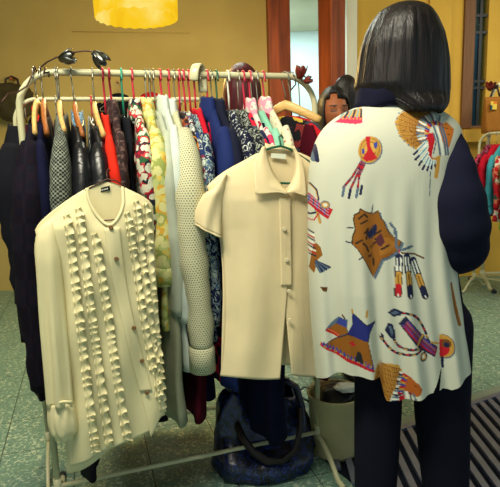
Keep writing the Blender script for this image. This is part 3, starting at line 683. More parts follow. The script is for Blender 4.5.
# left sleeve
sp = resample(smooth_poly([(45, 224), (46, 240), (49, 270), (52, 310), (57, 360), (61, 404)]), 40); n = 24; rows = []
for i, (x, y) in enumerate(sp):
    t = i / 39; c = at(x, y, 1.345 + .012 * t) - rb.location; wx = interp(t, [0, .05, .15, .5, 1], [.016, .026, .032, .034, .034]); wy = interp(t, [0, .08, .2, 1], [.008, .02, .026, .03])
    rows.append([(c.x + math.cos(2 * PI * j / n) * wx * (1 + .08 * math.sin(3 * 2 * PI * j / n + 1 + t * 2) * t), c.y + math.sin(2 * PI * j / n) * wy * (1 + .38 * math.sin(5 * 2 * PI * j / n + t * 2.2) * min(1, t * 1.6)), c.z + .01 * math.cos(2 * PI * j / n) * (t < .1)) for j in range(n)])
MB().grid(rows, True).build('sleeve', M['cream_silk'], rb, solid=.0016)
rows = []
for i in range(16):
    t = i / 15; x = 61 + 4 * t; y = 402 + 36 * t; c = at(x, y, 1.357) - rb.location; k = .031 + .008 * math.sin(t * PI) - .006 * (t > .85)
    rows.append([(c.x + math.cos(2 * PI * j / 48) * k * (1 + .05 * math.sin(j * PI / 2.3 + 3 * math.sin(t * 4))), c.y + math.sin(2 * PI * j / 48) * k * .85 * (1 + .09 * math.sin(j * PI / 2.3 + 4 * math.sin(t * 3))), c.z + .004 * math.sin(j * .8)) for j in range(48)])
MB().grid(rows, True).build('cuff', M['cream_silk'], rb, solid=.002)
MB().tube([at(57, 403, 1.322) - rb.location, at(64, 401.5, 1.322) - rb.location, at(72, 402, 1.329) - rb.location], .004, 8).build('cuff_tab', M['cream_silk'], rb)
# label
o = MB().poly([at(98, 188.5, 1.420) - rb.location, at(109.5, 185.8, 1.424) - rb.location, at(110, 190.3, 1.424) - rb.location, at(98.5, 193, 1.420) - rb.location], (0, .002, 0)).build('label', M['label_black'], rb, smooth=False)
m = MB()
for i in range(5): m.poly([at(100.5 + 1.6 * i, 189.6 - .38 * i, 1.418) - rb.location, at(101.3 + 1.6 * i, 189.4 - .38 * i, 1.418) - rb.location, at(101.4 + 1.6 * i, 190.8 - .38 * i, 1.418) - rb.location, at(100.6 + 1.6 * i, 191 - .38 * i, 1.418) - rb.location], (0, .001, 0))
m.build('lettering', M['label_white'], o, smooth=False)
# its hanger
wh = empty('wire_hanger', at(112, 181, 1.417), 0, 'thin wire hanger inside the cream ruffled blouse', 'hanger', 'hangers on the racks'); lo_ = wh.location
pts = [at(50, 226, 1.367), at(86, 189.5, 1.409), at(100, 183, 1.418), at(107, 179, 1.423), at(117, 181, 1.427), at(140, 199, 1.442), at(132, 218, 1.432), at(90, 222, 1.407), at(50, 228, 1.367)]
MB().tube([Vector(p) - lo_ for p in pts], .002, 8).build('arms', M['dark_wire'], wh)
MB().tube([at(107, 179, 1.423) - lo_, at(107, 176, 1.427) - lo_, at(106.5, 172, 1.432) - lo_, at(108.5, 169, 1.452) - lo_, at(110, 171, 1.482) - lo_], .002, 8).build('hook', M['dark_wire'], wh)

# --- peach short sleeved shirt
def pb_plane(px): return 1.515 + (np.asarray(px, float) - 200) * .0008
def pb_front(px, py):
    xl = np.interp(py, [150, 185, 230, 320, 376], [262, 205, 222, 227, 221]); xr = np.interp(py, [150, 185, 376], [292, 345, 330])
    u = np.clip((px - xl) / np.maximum(1, xr - xl), 0, 1); k = np.interp(py, [146, 200, 380], [.1, 1, 1])
    return pb_plane(px) - k * (.035 * np.sin(PI * u) ** .6 + .006 * np.sin(u * 15 + py * .01 + 1) * np.interp(py, [220, 380], [.15, 1.2])) 
pb = empty('shirt', at(280, 150, 1.58), 0, 'peach short sleeved shirt with pointed collar, hung on a green hanger', 'shirt')
left = coons([(207, 186), (222, 172), (245, 160), (262, 150), (268, 168), (279, 184), (289, 194)], [(220, 376), (240, 378), (262, 380), (280, 379)], [(207, 186), (216, 205), (222, 232), (226, 300), (225, 345), (220, 376)], [(289, 194), (289, 240), (288, 286), (284, 330), (280, 379)], 50, 90)
sheet('front_panel', left, pb_front, M['peach_silk'], pb)
right = coons([(281, 194), (291, 184), (296, 168), (294, 150), (310, 157), (328, 167), (344, 182)], [(292, 375), (300, 376.5), (308, 377), (326, 378)], [(281, 194), (281, 240), (284, 286), (287, 330), (292, 375)], [(344, 182), (336, 230), (330, 300), (326, 378)], 40, 90)
sheet('front_panel', right, lambda x, y: pb_front(x, y) + .004, M['peach_silk'], pb)
back = coons([(207, 186), (240, 162), (264, 150), (280, 146.5), (293, 150), (318, 162), (344, 182)], [(221, 372), (260, 366), (290, 364), (326, 373)], [(207, 186), (224, 250), (221, 372)], [(344, 182), (330, 300), (326, 373)], 40, 60)
sheet('back_panel', back, lambda x, y: pb_plane(x) + .006 + .02 * np.sin(PI * np.clip((x - 210) / 130, 0, 1)), M['peach_silk'], pb)
pk = coons([(281, 196), (292, 196)], [(280, 330), (291, 330)], [(281, 196), (282, 260), (281, 330)], [(292, 196), (293, 260), (291, 330)], 8, 40)
MBs = coons([(279, 198), (291, 196)], [(281, 286), (292, 286)], [(279, 198), (281, 286)], [(291, 196), (292, 286)], 8, 40, False)
sheet('placket', MBs, lambda x, y: pb_front(x, y) - .004, M['peach_silk'], pb)
for x, y in ((284.5, 229), (287, 260), (289, 291), (290, 320)): button(pb, x, y, float(pb_front(x, y)) - .009, .0062, M['button_w'])
def collar_leaf(pts_in, pts_out, name='collar'):
    a = resample(smooth_poly(pts_in), 26); b = resample(pts_out, 26); rows = []
    for k in range(9):
        t = k / 8; q = a * (1 - t) + b * t; Y = pb_front(q[:, 0], q[:, 1]) - .008 - .012 * math.sin(min(1, t * 1.6) * PI * .62)
        rows.append(at_np(q[:, 0], q[:, 1], Y) - np.array(pb.location))
    MB().grid(np.stack(rows)).build(name, M['peach_silk'], pb, solid=.0035)
collar_leaf([(265, 146), (268, 160), (274, 175), (281, 185), (288, 193)], [(262, 147), (253, 166), (254, 181), (255.5, 195), (268, 193.5), (276, 192.5), (283, 193), (287, 195)])
collar_leaf([(292, 147), (296, 158), (296, 172), (292, 184), (286.5, 193)], [(294, 146), (302, 160), (305, 178), (307, 197), (301, 195), (294, 192), (290, 193)])
nb = resample(smooth_poly([(265, 147), (272, 149), (282, 150), (292, 147)]), 20); rows = []
for dy in (-4, -2.5, 0, 4): rows.append(at_np(nb[:, 0], nb[:, 1] + dy, pb_plane(nb[:, 0]) + .02 + .01 * (dy < -2)) - np.array(pb.location))
MB().grid(np.stack(rows)).build('collar_stand', M['peach_silk'], pb, solid=.003)
o = MB().poly([at(271, 153, 1.588) - pb.location, at(286, 154, 1.595) - pb.location, at(286, 159, 1.595) - pb.location, at(271, 158, 1.588) - pb.location], (0, .001, 0)).build('label', M['label_white'], pb, smooth=False)
for sgn in (0, 1):
    pth = [(221, 180), (214, 190), (209.5, 203), (208, 217), (209, 229)] if sgn == 0 else [(335, 174), (342, 190), (345, 205), (346, 218), (346, 229)]
    sp = resample(smooth_poly(pth), 24); rows = []; n = 24
    for i, (x, y) in enumerate(sp):
        t = i / 23; c = at(x, y, 1.52 + (.06 if sgn else 0) + .008 * t) - pb.location
        wx = interp(t, [0, .25, .6, 1], [.018, .032, .036, .038]); wy = interp(t, [0, .3, 1], [.012, .03, .036])
        rows.append([(c.x + math.cos(2 * PI * j / n) * wx * (1 + .13 * t * math.sin(6 * PI * j / n + 4 * t)), c.y + math.sin(2 * PI * j / n) * wy * (1 + .2 * t * math.sin(10 * PI * j / n + 5 * t)), c.z + math.cos(2 * PI * j / n) * (.0 - .022 * t + .02 * (1 - t))) for j in range(n)])
    s_ = MB().grid(rows, True).build('sleeve', M['peach_silk'], pb, solid=.0016)
    MB().grid([rows[-1], [(x * 1 + .0, y, z - .006) for x, y, z in rows[-1]]], True).build('hem', M['peach_silk'], s_, solid=.003)
gh = empty('plastic_hanger', at(280, 147, 1.595), 0, 'green plastic hanger inside the peach shirt', 'hanger', 'hangers on the racks'); lo_ = gh.location
pts = [at(222, 180, 1.550), at(262, 151, 1.580), at(272, 147.5, 1.585), at(281, 146, 1.589), at(290, 149, 1.595), at(325, 172, 1.615), at(320, 184, 1.610), at(276, 183, 1.575), at(226, 182, 1.553), at(222, 180, 1.550)]
MB().tube([Vector(p) - lo_ for p in pts], .0036, 8).build('arms', M['hook_green'], gh)
MB().tube([at(281, 146, 1.589) - lo_, at(280, 141, 1.595) - lo_, at(279, 137, 1.605) - lo_, at(281, 135, 1.620) - lo_, at(283, 138, 1.635) - lo_], .003, 8).build('hook', M['hook_green'], gh)

# ------------------------------------------------------------------ people
def fuse(mb, voxel=.006, smooth=4):
    o = mb.build('tmp', None); o.data.materials.clear()
    r = o.modifiers.new('r', 'REMESH'); r.mode = 'VOXEL'; r.voxel_size = voxel; r.use_smooth_shade = True
    if smooth: s = o.modifiers.new('s', 'SMOOTH'); s.iterations = smooth; s.factor = .5
    bpy.context.view_layer.update(); dg = bpy.context.evaluated_depsgraph_get()
    me = bpy.data.meshes.new_from_object(o.evaluated_get(dg)); old = o.data
    bpy.data.objects.remove(o); bpy.data.meshes.remove(old); return me
def put(me, name, mat, parent):
    me.name = name; me.materials.clear(); me.materials.append(mat)
    me.polygons.foreach_set('use_smooth', [True] * len(me.polygons))
    o = bpy.data.objects.new(name, me); COL.objects.link(o); o.parent = parent; return o
def attr_mat(name, rough=.6, spec=.3, bumpn=None, trans=0):
    n = NT(name); a = n.new('Attribute'); a.attribute_name = 'dye'
    if bumpn:
        mp = n.new('Mapping'); n.link(n.obj(), mp.inputs[0]); mp.inputs['Scale'].default_value = bumpn
        z = n.noise(mp.outputs[0], 1, 3, .5); w = n.noise(n.obj(), 550, 1)
        n.bump(n.math('ADD', z.outputs[0], n.math('MULTIPLY', w.outputs[0], .04)), .35, .01)
    return n.done(a.outputs[0], rough, spec, 0, trans)
def set_dye(me, cols):
    a = me.color_attributes.new('dye', 'FLOAT_COLOR', 'POINT'); a.data.foreach_set('color', np.asarray(cols, np.float32).ravel())
def verts_np(me):
    v = np.empty(len(me.vertices) * 3); me.vertices.foreach_get('co', v); return v.reshape(-1, 3)
M['skin'] = attr_mat('skin', .5, .35)
def hairm(name, a, b):
    n = NT(name); mp = n.new('Mapping'); n.link(n.obj(), mp.inputs[0]); mp.inputs['Scale'].default_value = (150, 150, 6)
    z = n.noise(mp.outputs[0], 1, 4, .8); n.bump(z.outputs[0], .55, .004)
    n.set(n.b, 'Coat Weight', .0)
    return n.done(n.ramp(z.outputs[0], [(.35, C(*a)), (.75, C(*b))]), .42, .32)
M['hair_black'] = hairm('black brown hair', (9, 9, 14), (36, 28, 28))
M['hair_maroon'] = hairm('dyed maroon hair', (46, 12, 20), (110, 26, 34))
def head_grid(mb, c, k):
    rows = []; n = 56
    for i in range(41):
        th = PI * (i + .15) / 40.3; row = []
        for j in range(n):
            ph = 2 * PI * j / n; d = Vector((math.sin(th) * math.sin(ph), -math.sin(th) * math.cos(ph), math.cos(th)))
            x = d.x * .074; y = d.y * .093; z = d.z * .115
            if z < -.02: f = 1 - .32 * ((-z - .02) / .095) ** 1.3; x *= f; y = y * (1 - .12 * ((-z - .02) / .095)) - .006 * ((-z - .02) / .095)
            if d.y < 0:
                g = lambda cx, cz, sx, sz: math.exp(-((x - cx) / sx) ** 2 - ((z - cz) / sz) ** 2)
                y -= .024 * g(0, -.032, .0095, .010) + .012 * g(0, -.012, .008, .020) + .006 * g(0, .022, .045, .010)
                y += .010 * (g(-.031, .001, .016, .010) + g(.031, .001, .016, .010))
                y -= .006 * (g(-.031, .0, .010, .007) + g(.031, .0, .010, .007))
                y -= .009 * g(0, -.066, .020, .006) + .008 * g(0, -.077, .017, .006) + .012 * g(0, -.104, .020, .013) - .004 * g(0, -.0715, .022, .0022)
            row.append(Vector(c) + Vector((x, y, z)) * k)
        rows.append(row)
    mb.grid(rows, True, True, True)
    for s in (-1, 1):
        mb.ball(Vector(c) + Vector((s * .076, .005, -.012)) * k, .03 * k, 8, (.28, .62, 1))
def face_dye(V, c, k, tone, shut=False):
    sk = np.array(C(*tone)); cols = np.tile(sk, (len(V), 1)); p = (V - np.array(c)) / k; x, y, z = p[:, 0], p[:, 1], p[:, 2]
    fr = (y < -.045) & (np.abs(z) < .12) & (np.abs(x) < .08)
    def sel(cx, cz, sx, sz): return fr & (((x - cx) / sx) ** 2 + ((z - cz) / sz) ** 2 < 1)
    for s in (-1, 1):
        cols[sel(s * .031, .001, .0155, .0085)] = C(40, 26, 22)
        if shut:
            cols[sel(s * .031, .003, .016, .0075)] = sk * np.array([.75, .7, .7, 1]); cols[sel(s * .031, -.0055, .015, .0028)] = C(24, 16, 14)
        else:
            cols[sel(s * .031, -.001, .0135, .006)] = C(206, 200, 188); cols[sel(s * .031, -.001, .006, .0062)] = C(28, 18, 16)
        cols[sel(s * .031, .021, .021, .0042)] = C(36, 26, 22)
    cols[sel(0, -.0715, .023, .0095)] = C(168, 82, 74)
    return cols
def hand(mb, w, d, up, k, side):
    """w wrist, d pointing direction, up = back of hand normal"""
    d = Vector(d).normalized(); up = (Vector(up) - d * Vector(up).dot(d)).normalized(); r = d.cross(up) * side
    mb.tube([w - d * .01 * k, w + d * .03 * k, w + d * .085 * k], [.022 * k, .036 * k, .038 * k], 14, [.016 * k, .015 * k, .013 * k], ref=up, round_=True)
    for i, (o_, L) in enumerate(((-.029, .068), (-.010, .078), (.010, .073), (.028, .057))):
        b = w + d * .08 * k + r * (o_ * k); t = d * 1.0
        p1 = b + (d * .96 - up * .25).normalized() * L * .45 * k; p2 = p1 + (d * .7 - up * .7).normalized() * L * .32 * k; p3 = p2 + (d * .3 - up).normalized() * L * .25 * k
        mb.tube([b - d * .02 * k, b, p1, p2, p3], [.0085 * k, .0088 * k, .008 * k, .0075 * k, .0065 * k], 10, round_=True)
    b = w + d * .025 * k - r * .03 * k; p1 = b + (d * .7 - r * .7).normalized() * .04 * k; p2 = p1 + (d * .95 - r * .1 - up * .2).normalized() * .03 * k
    mb.tube([b + r * .015 * k, b, p1, p2], [.011 * k, .0115 * k, .0095 * k, .008 * k], 10, round_=True)
def person(label, loc, rz, H, tone, top, trou, hair=None, arms=None, headlook=0, hair_len=.16, clothes=True, hx=0, legs=None, group=None, slim=1.0, sw_=.155, shut=False):
    root = empty('person', loc, rz, label, 'person', group); k = H / 1.65; V3 = lambda *a: Vector(a) * k
    hc = V3(hx, -.015, 1.535); b = MB()
    tz = [(.86, .13, .085), (.93, .15, .095), (1.02, .128, .082), (1.12, .124, .082), (1.24, .142, .092), (1.32, .145, .082), (1.37, .10, .062), (1.405, .055, .052)]
    tp = [V3(hx * max(0, (z - 1.2) / .3), .005 * math.sin(z * 5), z) for z, _, _ in tz]
    b.tube(tp, [a * k for _, a, _ in tz], 24, [c * k for _, _, c in tz], ref=(0, 1, 0), round_=False)
    b.tube([V3(hx * .6, .01, 1.36), V3(hx * .9, .0, 1.42), hc + V3(0, .01, -.06)], [.054 * k, .05 * k, .05 * k], 16, round_=True)
    head_grid(b, hc, k)
    tpm = MB(); trm = MB()
    tpm.tube(tp[1:-1], [(a + .016) * k for _, a, _ in tz][1:-1], 24, [(c + .016) * k for _, _, c in tz][1:-1], ref=(0, 1, 0))
    trm.tube(tp[:3], [(a + .01) * k for _, a, _ in tz][:3], 24, [(c + .01) * k for _, _, c in tz][:3], ref=(0, 1, 0), round_=True)
    for s in (-1, 1):
        sh = V3(s * sw_ + hx * .3, .0, 1.33 if slim == 1 else 1.30)
        if arms: el, wr_p, dr, up = arms[s]
        else: el, wr_p, dr, up = V3(s * .215, .02, 1.06), V3(s * .22, -.07, .84), Vector((0, -.2, -1)), Vector((s, 0, 0))
        b.tube([sh, sh.lerp(el, .5), el, el.lerp(wr_p, .45), wr_p], [.052 * k * slim, .045 * k * slim, .037 * k, .036 * k * slim, .024 * k], 16, round_=True)
        hand(b, wr_p, dr, up, k, s)
        tpm.tube([sh + V3(0, 0, -.005), sh.lerp(el, .5), el, el.lerp(wr_p, .5), el.lerp(wr_p, .93)], [.06 * k, .057 * k, .05 * k, .048 * k, .04 * k], 16, round_=True)
        lg = legs[s] if legs else [V3(s * .085, .0, .88), V3(s * .09, -.01, .48), V3(s * .09, .02, .085)]
        b.tube([lg[0], lg[0].lerp(lg[1], .5), lg[1], lg[1].lerp(lg[2], .35), lg[2]], [.088 * k * slim, .075 * k * slim, .052 * k * slim, .052 * k * slim, .034 * k], 18, round_=True)
        a = lg[2]; b.tube([a + V3(0, .035, -.05), a + V3(0, -.03, -.05), a + V3(s * .01, -.12, -.062), a + V3(s * .012, -.17, -.066)], [.034 * k, .037 * k, .042 * k, .026 * k], 14, [.034 * k, .033 * k, .021 * k, .014 * k], ref=(0, 0, 1), round_=True)
        trm.tube([lg[0], lg[0].lerp(lg[1], .5), lg[1], lg[2] + V3(0, 0, -.01)], [.1 * k, .086 * k, .066 * k, .06 * k], 18, round_=True)
        sm_ = MB(); sm_.tube([a + V3(0, .035, -.05), a + V3(0, -.03, -.05), a + V3(s * .01, -.12, -.06), a + V3(s * .012, -.185, -.062)], [.039 * k, .043 * k, .048 * k, .03 * k], 18, [.036 * k, .035 * k, .025 * k, .019 * k], ref=(0, 0, 1), round_=True)
        sm_.build('shoe', M['shoe'], root)
    me = fuse(b, .0055, 2); Vv = verts_np(me); set_dye(me, face_dye(Vv, hc, k, tone, shut)); body = put(me, 'body', M['skin'], root)
    if clothes:
        put(fuse(tpm, .008, 6), 'jumper', top, root); put(fuse(trm, .008, 6), 'trousers', trou, root)
    if hair:
        hm = MB(); rows = []; n = 64
        zs = [.128, .124, .112, .09, .06, .03, 0, -.03, -.06, -.09] + [-.09 - hair_len * i / 6 for i in range(1, 7)]
        for z in zs:
            w = .083 * math.sqrt(max(.01, 1 - (max(0, z) / .131) ** 2)); dp = .103 * math.sqrt(max(.01, 1 - (max(0, z) / .131) ** 2))
            if z < -.06: w *= 1 + .1 * min(1, (-z - .06) / .1); dp *= .98
            rows.append([hc + V3(math.sin(2 * PI * j / n) * w * (1 + .03 * math.sin(j * 2.9)), -math.cos(2 * PI * j / n) * dp * (1 + .03 * math.sin(j * 3.7)) + .008, z) for j in range(n)])
        P_ = np.array([[tuple(q) for q in r] for r in rows]); hm.grid(P_, True, True)
        keep = []; uvk = []; mi = []
        for f in hm.f:
            c = sum((Vector(hm.v[i]) for i in f), Vector()) / len(f) - hc; c /= k
            ang = abs(math.atan2(c.x, -c.y)); lim = interp(c.z, [-.3, -.09, .02, .05, .07, .085], [.8, .95, .95, .8, .4, 0]); ang = abs(math.atan2(c.x + .018 * max(0, c.z) / .05, -c.y)) 
            if not (ang < lim and c.y < 0): keep.append(f); mi.append(0)
        hm.f = keep; hm.uv = []; hm.mi = mi
        hm.build('hair', hair, root, solid=.012 * k)
    return root, hc, k
M['shoe'] = plain('dark leather shoe', (26, 22, 24), .4, .5)
m_grey_top = plain('dark grey jersey', (44, 46, 56), .9, .15)
# girl whose face shows between the rack and the woman
YG = 2.75; g0 = at(333, 111.5, YG); hg = (g0.z) / 1.535 * 1.65
person('dark haired girl looking down, face showing between the rack and the woman\'s left shoulder', (g0.x, YG, 0), math.radians(10), hg, (176, 104, 66), m_grey_top, m_navy, M['hair_black'], shut=True)
g1 = at(346, 96, 3.75)
person('person with black hair turned away, just behind the girl', (g1.x, 3.75, 0), math.radians(170), g1.z / 1.535 * 1.65, (170, 110, 76), m_black, m_navy, M['hair_black'])
g2 = at(242, 92, 2.6)
person('person with dark maroon hair standing beyond the middle of the racks', (g2.x, 2.6, 0), math.radians(160), g2.z / 1.535 * 1.65, (176, 116, 84), m_grey_top, m_black, M['hair_maroon'], hair_len=.05)

# ---- the woman in the printed shirt, seen from behind
YW = 1.38
W0 = Vector((at(392, 250, YW).x, YW, 0))
def wl_(px, py, Y): q = at(px, py, Y) - W0; return Vector((-q.x, -q.y, q.z))      # world pixel point -> her local frame (she faces away)
kH = (at(402, 5, 1.40).z - .012) / 1.65
hxl = wl_(403, 50, YW).x / kH
elR = wl_(462, 248, 1.36); wrR = wl_(425, 240, 1.575); elL = Vector((.15, -.10, .98)); wrL = Vector((.0, -.235, 1.03))
arms = {-1: (elR, wrR, Vector((.85, -.5, .1)), Vector((0, -.5, 1))), 1: (elL, wrL, Vector((-.9, -.35, .0)), Vector((0, -.5, 1)))}
legL = [wl_(379, 372, 1.39), wl_(375, 500, 1.375), None]; legR = [wl_(440, 372, 1.39), wl_(446, 500, 1.375), None]
for L_ in (legL, legR): L_[2] = Vector((L_[1].x, L_[1].y - .01, .085))
woman, hcW, kW = person('woman seen from behind in a printed white shirt with dark sleeves and trousers', W0, PI, 1.65 * kH, (196, 140, 106), None, None, None, arms, clothes=False, hx=hxl, legs={-1: legR, 1: legL}, slim=.72, sw_=.125)
M['navy_cloth'] = plain('navy black jersey', (18, 20, 40), .9, .15, weave=.4, wr=0)
M['trouser_black'] = plain('black trouser cloth', (17, 17, 32), .9, .12, weave=.3)
tm = MB(); px2m = YW / F
for L_, r0 in ((legL, (.068, .067, .063, .059, .052)), (legR, (.084, .077, .07, .063, .054))):
    tm.tube([L_[0] + Vector((0, 0, .14)), L_[0].lerp(L_[1], .3), L_[0].lerp(L_[1], .7), L_[1], L_[2] + Vector((0, 0, -.03))], r0, 20, round_=True)
hp = (legL[0] + legR[0]) / 2
tm.tube([hp + Vector((0, 0, .1)), hp + Vector((0, 0, .15)), hp + Vector((0, 0, .24))], [.12, .15, .135], 24, [.095, .1, .085], ref=(0, 1, 0), round_=True)
put(fuse(tm, .006, 6), 'trousers', M['trouser_black'], woman)
sm = MB(); _sp = [wl_(458, 136, 1.335), wl_(459, 148, 1.32), wl_(458, 165, 1.31), wl_(457.5, 205, 1.305), wl_(460.5, 235, 1.315), wl_(462, 252, 1.34), wl_(452, 252, 1.45), wl_(428, 241, 1.565)]; _sr = [.012, .024, .042, .073, .074, .063, .06, .04]
for _ in range(3):
    _np, _nr = [_sp[0]], [_sr[0]]
    for i in range(len(_sp) - 1):
        _np += [_sp[i].lerp(_sp[i + 1], .25), _sp[i].lerp(_sp[i + 1], .75)]; _nr += [.75 * _sr[i] + .25 * _sr[i + 1], .25 * _sr[i] + .75 * _sr[i + 1]]
    _sp, _sr = _np + [_sp[-1]], _nr + [_sr[-1]]
_sr = [r * (1 + .035 * math.sin(i * .8)) for i, r in enumerate(_sr)]
sm.tube(_sp, _sr, 26, round_=True)
put(fuse(sm, .006, 5), 'sleeve', M['navy_cloth'], woman)
sm = MB(); sm.tube([Vector((.12, -.03, 1.24)), Vector((.135, -.07, 1.12)), elL, elL.lerp(wrL, .5), elL.lerp(wrL, .95)], [.04, .05, .05, .045, .036], 20, round_=True)
put(fuse(sm, .006, 5), 'sleeve', M['navy_cloth'], woman)
# turtleneck
rows = []
for i, (py, xl, xr, dp) in enumerate(((110, 352, 436, .07), (104, 356, 430, .078), (97, 357, 428, .08), (91, 358, 427, .08), (88, 359, 426, .077), (90, 362, 423, .07))):
    a = wl_(xl, py, 1.385); b_ = wl_(xr, py, 1.385); cx = (a.x + b_.x) / 2; w_ = abs(a.x - b_.x) / 2
    rows.append([(cx + w_ * math.cos(2 * PI * j / 40), a.y + dp * math.sin(2 * PI * j / 40), a.z + .004 * math.sin(j * .9)) for j in range(40)])
MB().grid(rows, True).build('turtleneck_collar', M['navy_cloth'], woman, solid=.004)
# hair
hr = [(5, 398, 414, .025, 1.40), (7.5, 389, 422, .055, 1.40), (13, 380, 430, .078, 1.40), (22, 373, 435.5, .094, 1.40), (34, 367, 440, .104, 1.40), (48, 362.5, 443, .108, 1.40), (60, 360, 445, .108, 1.40), (75, 358, 446, .104, 1.395), (88, 356, 446.5, .1, 1.39), (97, 368, 446, .094, 1.385), (103, 384, 445.5, .084, 1.365), (108, 398, 444, .06, 1.335), (112, 408, 441, .03, 1.31)]
rows = []; n = 150; hy = np.array([r[0] for r in hr], float); rr = random.Random(3)
jit = [rr.uniform(-1, 1) for _ in range(n)]
for py in np.concatenate([np.linspace(5, 20, 9), np.linspace(24, 112, 34)]):
    xl, xr, dp, Yc = [float(np.interp(py, hy, [r[c] for r in hr])) for c in (1, 2, 3, 4)]
    a = wl_(xl, py, Yc); b_ = wl_(xr, py, Yc); cx = (a.x + b_.x) / 2; w_ = abs(a.x - b_.x) / 2
    row = []
    for j in range(n):
        q = 2 * PI * j / n; f = 1 + (.012 * jit[j] + .012 * math.sin(q * 9 + py * .02) + .008 * math.sin(q * 23 - py * .03)) * min(1, (py - 4) / 30)
        row.append((cx + w_ * f * math.cos(q), a.y + dp * f * math.sin(q), (a.z + b_.z) / 2 + (b_.z - a.z) / 2 * -math.cos(q)))
    rows.append(row)
hm = MB().grid(rows, True, True); keep = []
for f in hm.f:
    c = sum((Vector(hm.v[i]) for i in f), Vector()) / len(f) - hcW; ang = abs(math.atan2(c.x, -c.y))
    if not (c.y < 0 and ang < interp(c.z, [-.2, -.05, .02, .06, .08], [.75, .9, .85, .5, 0])): keep.append(f)
hm.f = keep; hm.uv = []; hm.mi = [0] * len(keep)
hm.build('hair', M['hair_black'], woman, solid=.006)

# printed shirt
sr = [(102.5, 369, 421, .05), (106, 354, 433, .058), (111, 344, 443, .066), (117, 335, 452, .076), (125, 325, 459, .088), (135, 318, 461, .098), (150, 312, 459, .107), (170, 309, 456, .112), (200, 308, 453, .115), (250, 308, 453, .118), (285, 309, 456, .122), (330, 312, 463, .126), (376, 316, 469, .13), (405, 318, 473, .133)]
sy = np.array([r[0] for r in sr], float)
_yy = np.linspace(102.5, 405, 300); _ker = np.exp(-np.linspace(-2.2, 2.2, 45) ** 2); _ker /= _ker.sum()
def _smooth(c):
    f = np.interp(_yy, sy, [r[c] for r in sr]); e = np.concatenate([2 * f[0] - f[22:0:-1], f, 2 * f[-1] - f[-2:-24:-1]]); return np.convolve(e, _ker, 'valid')
_S = [None, _smooth(1), _smooth(2), _smooth(3)]
NR, NCc = 400, 760
q = np.linspace(0, 2 * PI, NCc, endpoint=False) + PI / 2; cq, sq = np.cos(q), np.sin(q)
def sgnpow(x, p): return np.sign(x) * np.abs(x) ** p
# hem height (as picture row at the shirt's own distance) around the shirt, by cos angle
vv = np.linspace(0, 1, NR)
base_py = 102.5 + (405 - 102.5) * vv
P_ = np.zeros((NR, NCc, 3)); 
hem_x = [300, 370, 373, 400, 428, 431, 436, 470, 480]; hem_y = [377, 380, 403, 398, 391, 392, 393, 369, 366]
approx_px = 391 + cq * -78                       # local +x is picture left
hem = np.where(sq > -.35, np.interp(391 - sgnpow(cq, .8) * 78, hem_x, hem_y), 382.0)
hem = 150 + (hem - 150) * (1 - .083 * np.clip(sq * 1.3, 0, 1))
for i in range(NR):
    py = 102.5 + (hem - 102.5) * vv[i]
    xl = np.interp(py, _yy, _S[1]); xr = np.interp(py, _yy, _S[2]); dp = np.interp(py, _yy, _S[3])
    A_ = at_np(xl, py, np.full(NCc, YW)); B_ = at_np(xr, py, np.full(NCc, YW)); cx = (A_[:, 0] + B_[:, 0]) / 2; w_ = (B_[:, 0] - A_[:, 0]) / 2
    z = (A_[:, 2] + B_[:, 2]) / 2 + (B_[:, 2] - A_[:, 2]) / 2 * -sgnpow(cq, .8)
    x = cx - sgnpow(cq, .8) * w_; d = sgnpow(sq, .85) * dp
    pxx = 391 - sgnpow(cq, .8) * 78
    k = np.clip((py - 170) / 180, 0, 1)
    fold = .010 * k * np.sin((pxx - 300) * .14 + .6 * np.sin(py * .01)) + .006 * k * np.sin((pxx - 300) * .31 + 1.3)
    step = -.016 * np.clip((py - 285) / 60, 0, 1) * (1 / (1 + np.exp((pxx - 373) * 1.2))) * np.exp(-np.clip(373 - pxx, 0, None) / 28)
    d = d + np.where(sq > 0, (fold + step) * np.clip(sq * 3, 0, 1), 0)
    P_[i, :, 0] = -(x - W0.x); P_[i, :, 1] = d; P_[i, :, 2] = z
# flat print coordinates: the cloth laid out on a plane through the back of the shirt
YPR = 1.275
fx = W0.x - P_[..., 0].ravel(); fz = P_[..., 2].ravel()
gx, gy = proj_np(np.stack([fx, np.full_like(fx, YPR), fz], -1))
sc = 1.0
dye = np.tile(np.array(C(200, 202, 184)), (NR * NCc, 1))
def fill(mask, c): dye[mask] = C(*c)
def poly_mask(pts):
    p = np.array(pts, float); m = (gx >= p[:, 0].min()) & (gx <= p[:, 0].max()) & (gy >= p[:, 1].min()) & (gy <= p[:, 1].max())
    idx = np.nonzero(m)[0]; X, Y = gx[idx], gy[idx]; ins = np.zeros(len(idx), bool); n_ = len(p)
    for i in range(n_):
        x0, y0 = p[i]; x1, y1 = p[(i + 1) % n_]
        cnd = ((y0 > Y) != (y1 > Y)); xi = (x1 - x0) * (Y - y0) / ((y1 - y0) if y1 != y0 else 1e-9) + x0
        ins ^= cnd & (X < xi)
    r = np.zeros(len(gx), bool); r[idx[ins]] = True; return r
def poly(c, pts): fill(poly_mask(pts), c)
def line(c, w, pts):
    for (x0, y0), (x1, y1) in zip(pts[:-1], pts[1:]):
        idx = np.nonzero((gx > min(x0, x1) - w) & (gx < max(x0, x1) + w) & (gy > min(y0, y1) - w) & (gy < max(y0, y1) + w))[0]
        if not len(idx): continue
        dx, dy = x1 - x0, y1 - y0; t = np.clip(((gx[idx] - x0) * dx + (gy[idx] - y0) * dy) / max(1e-9, dx * dx + dy * dy), 0, 1)
        h = np.hypot(gx[idx] - x0 - t * dx, gy[idx] - y0 - t * dy) < w / 2; dye[idx[h]] = C(*c)
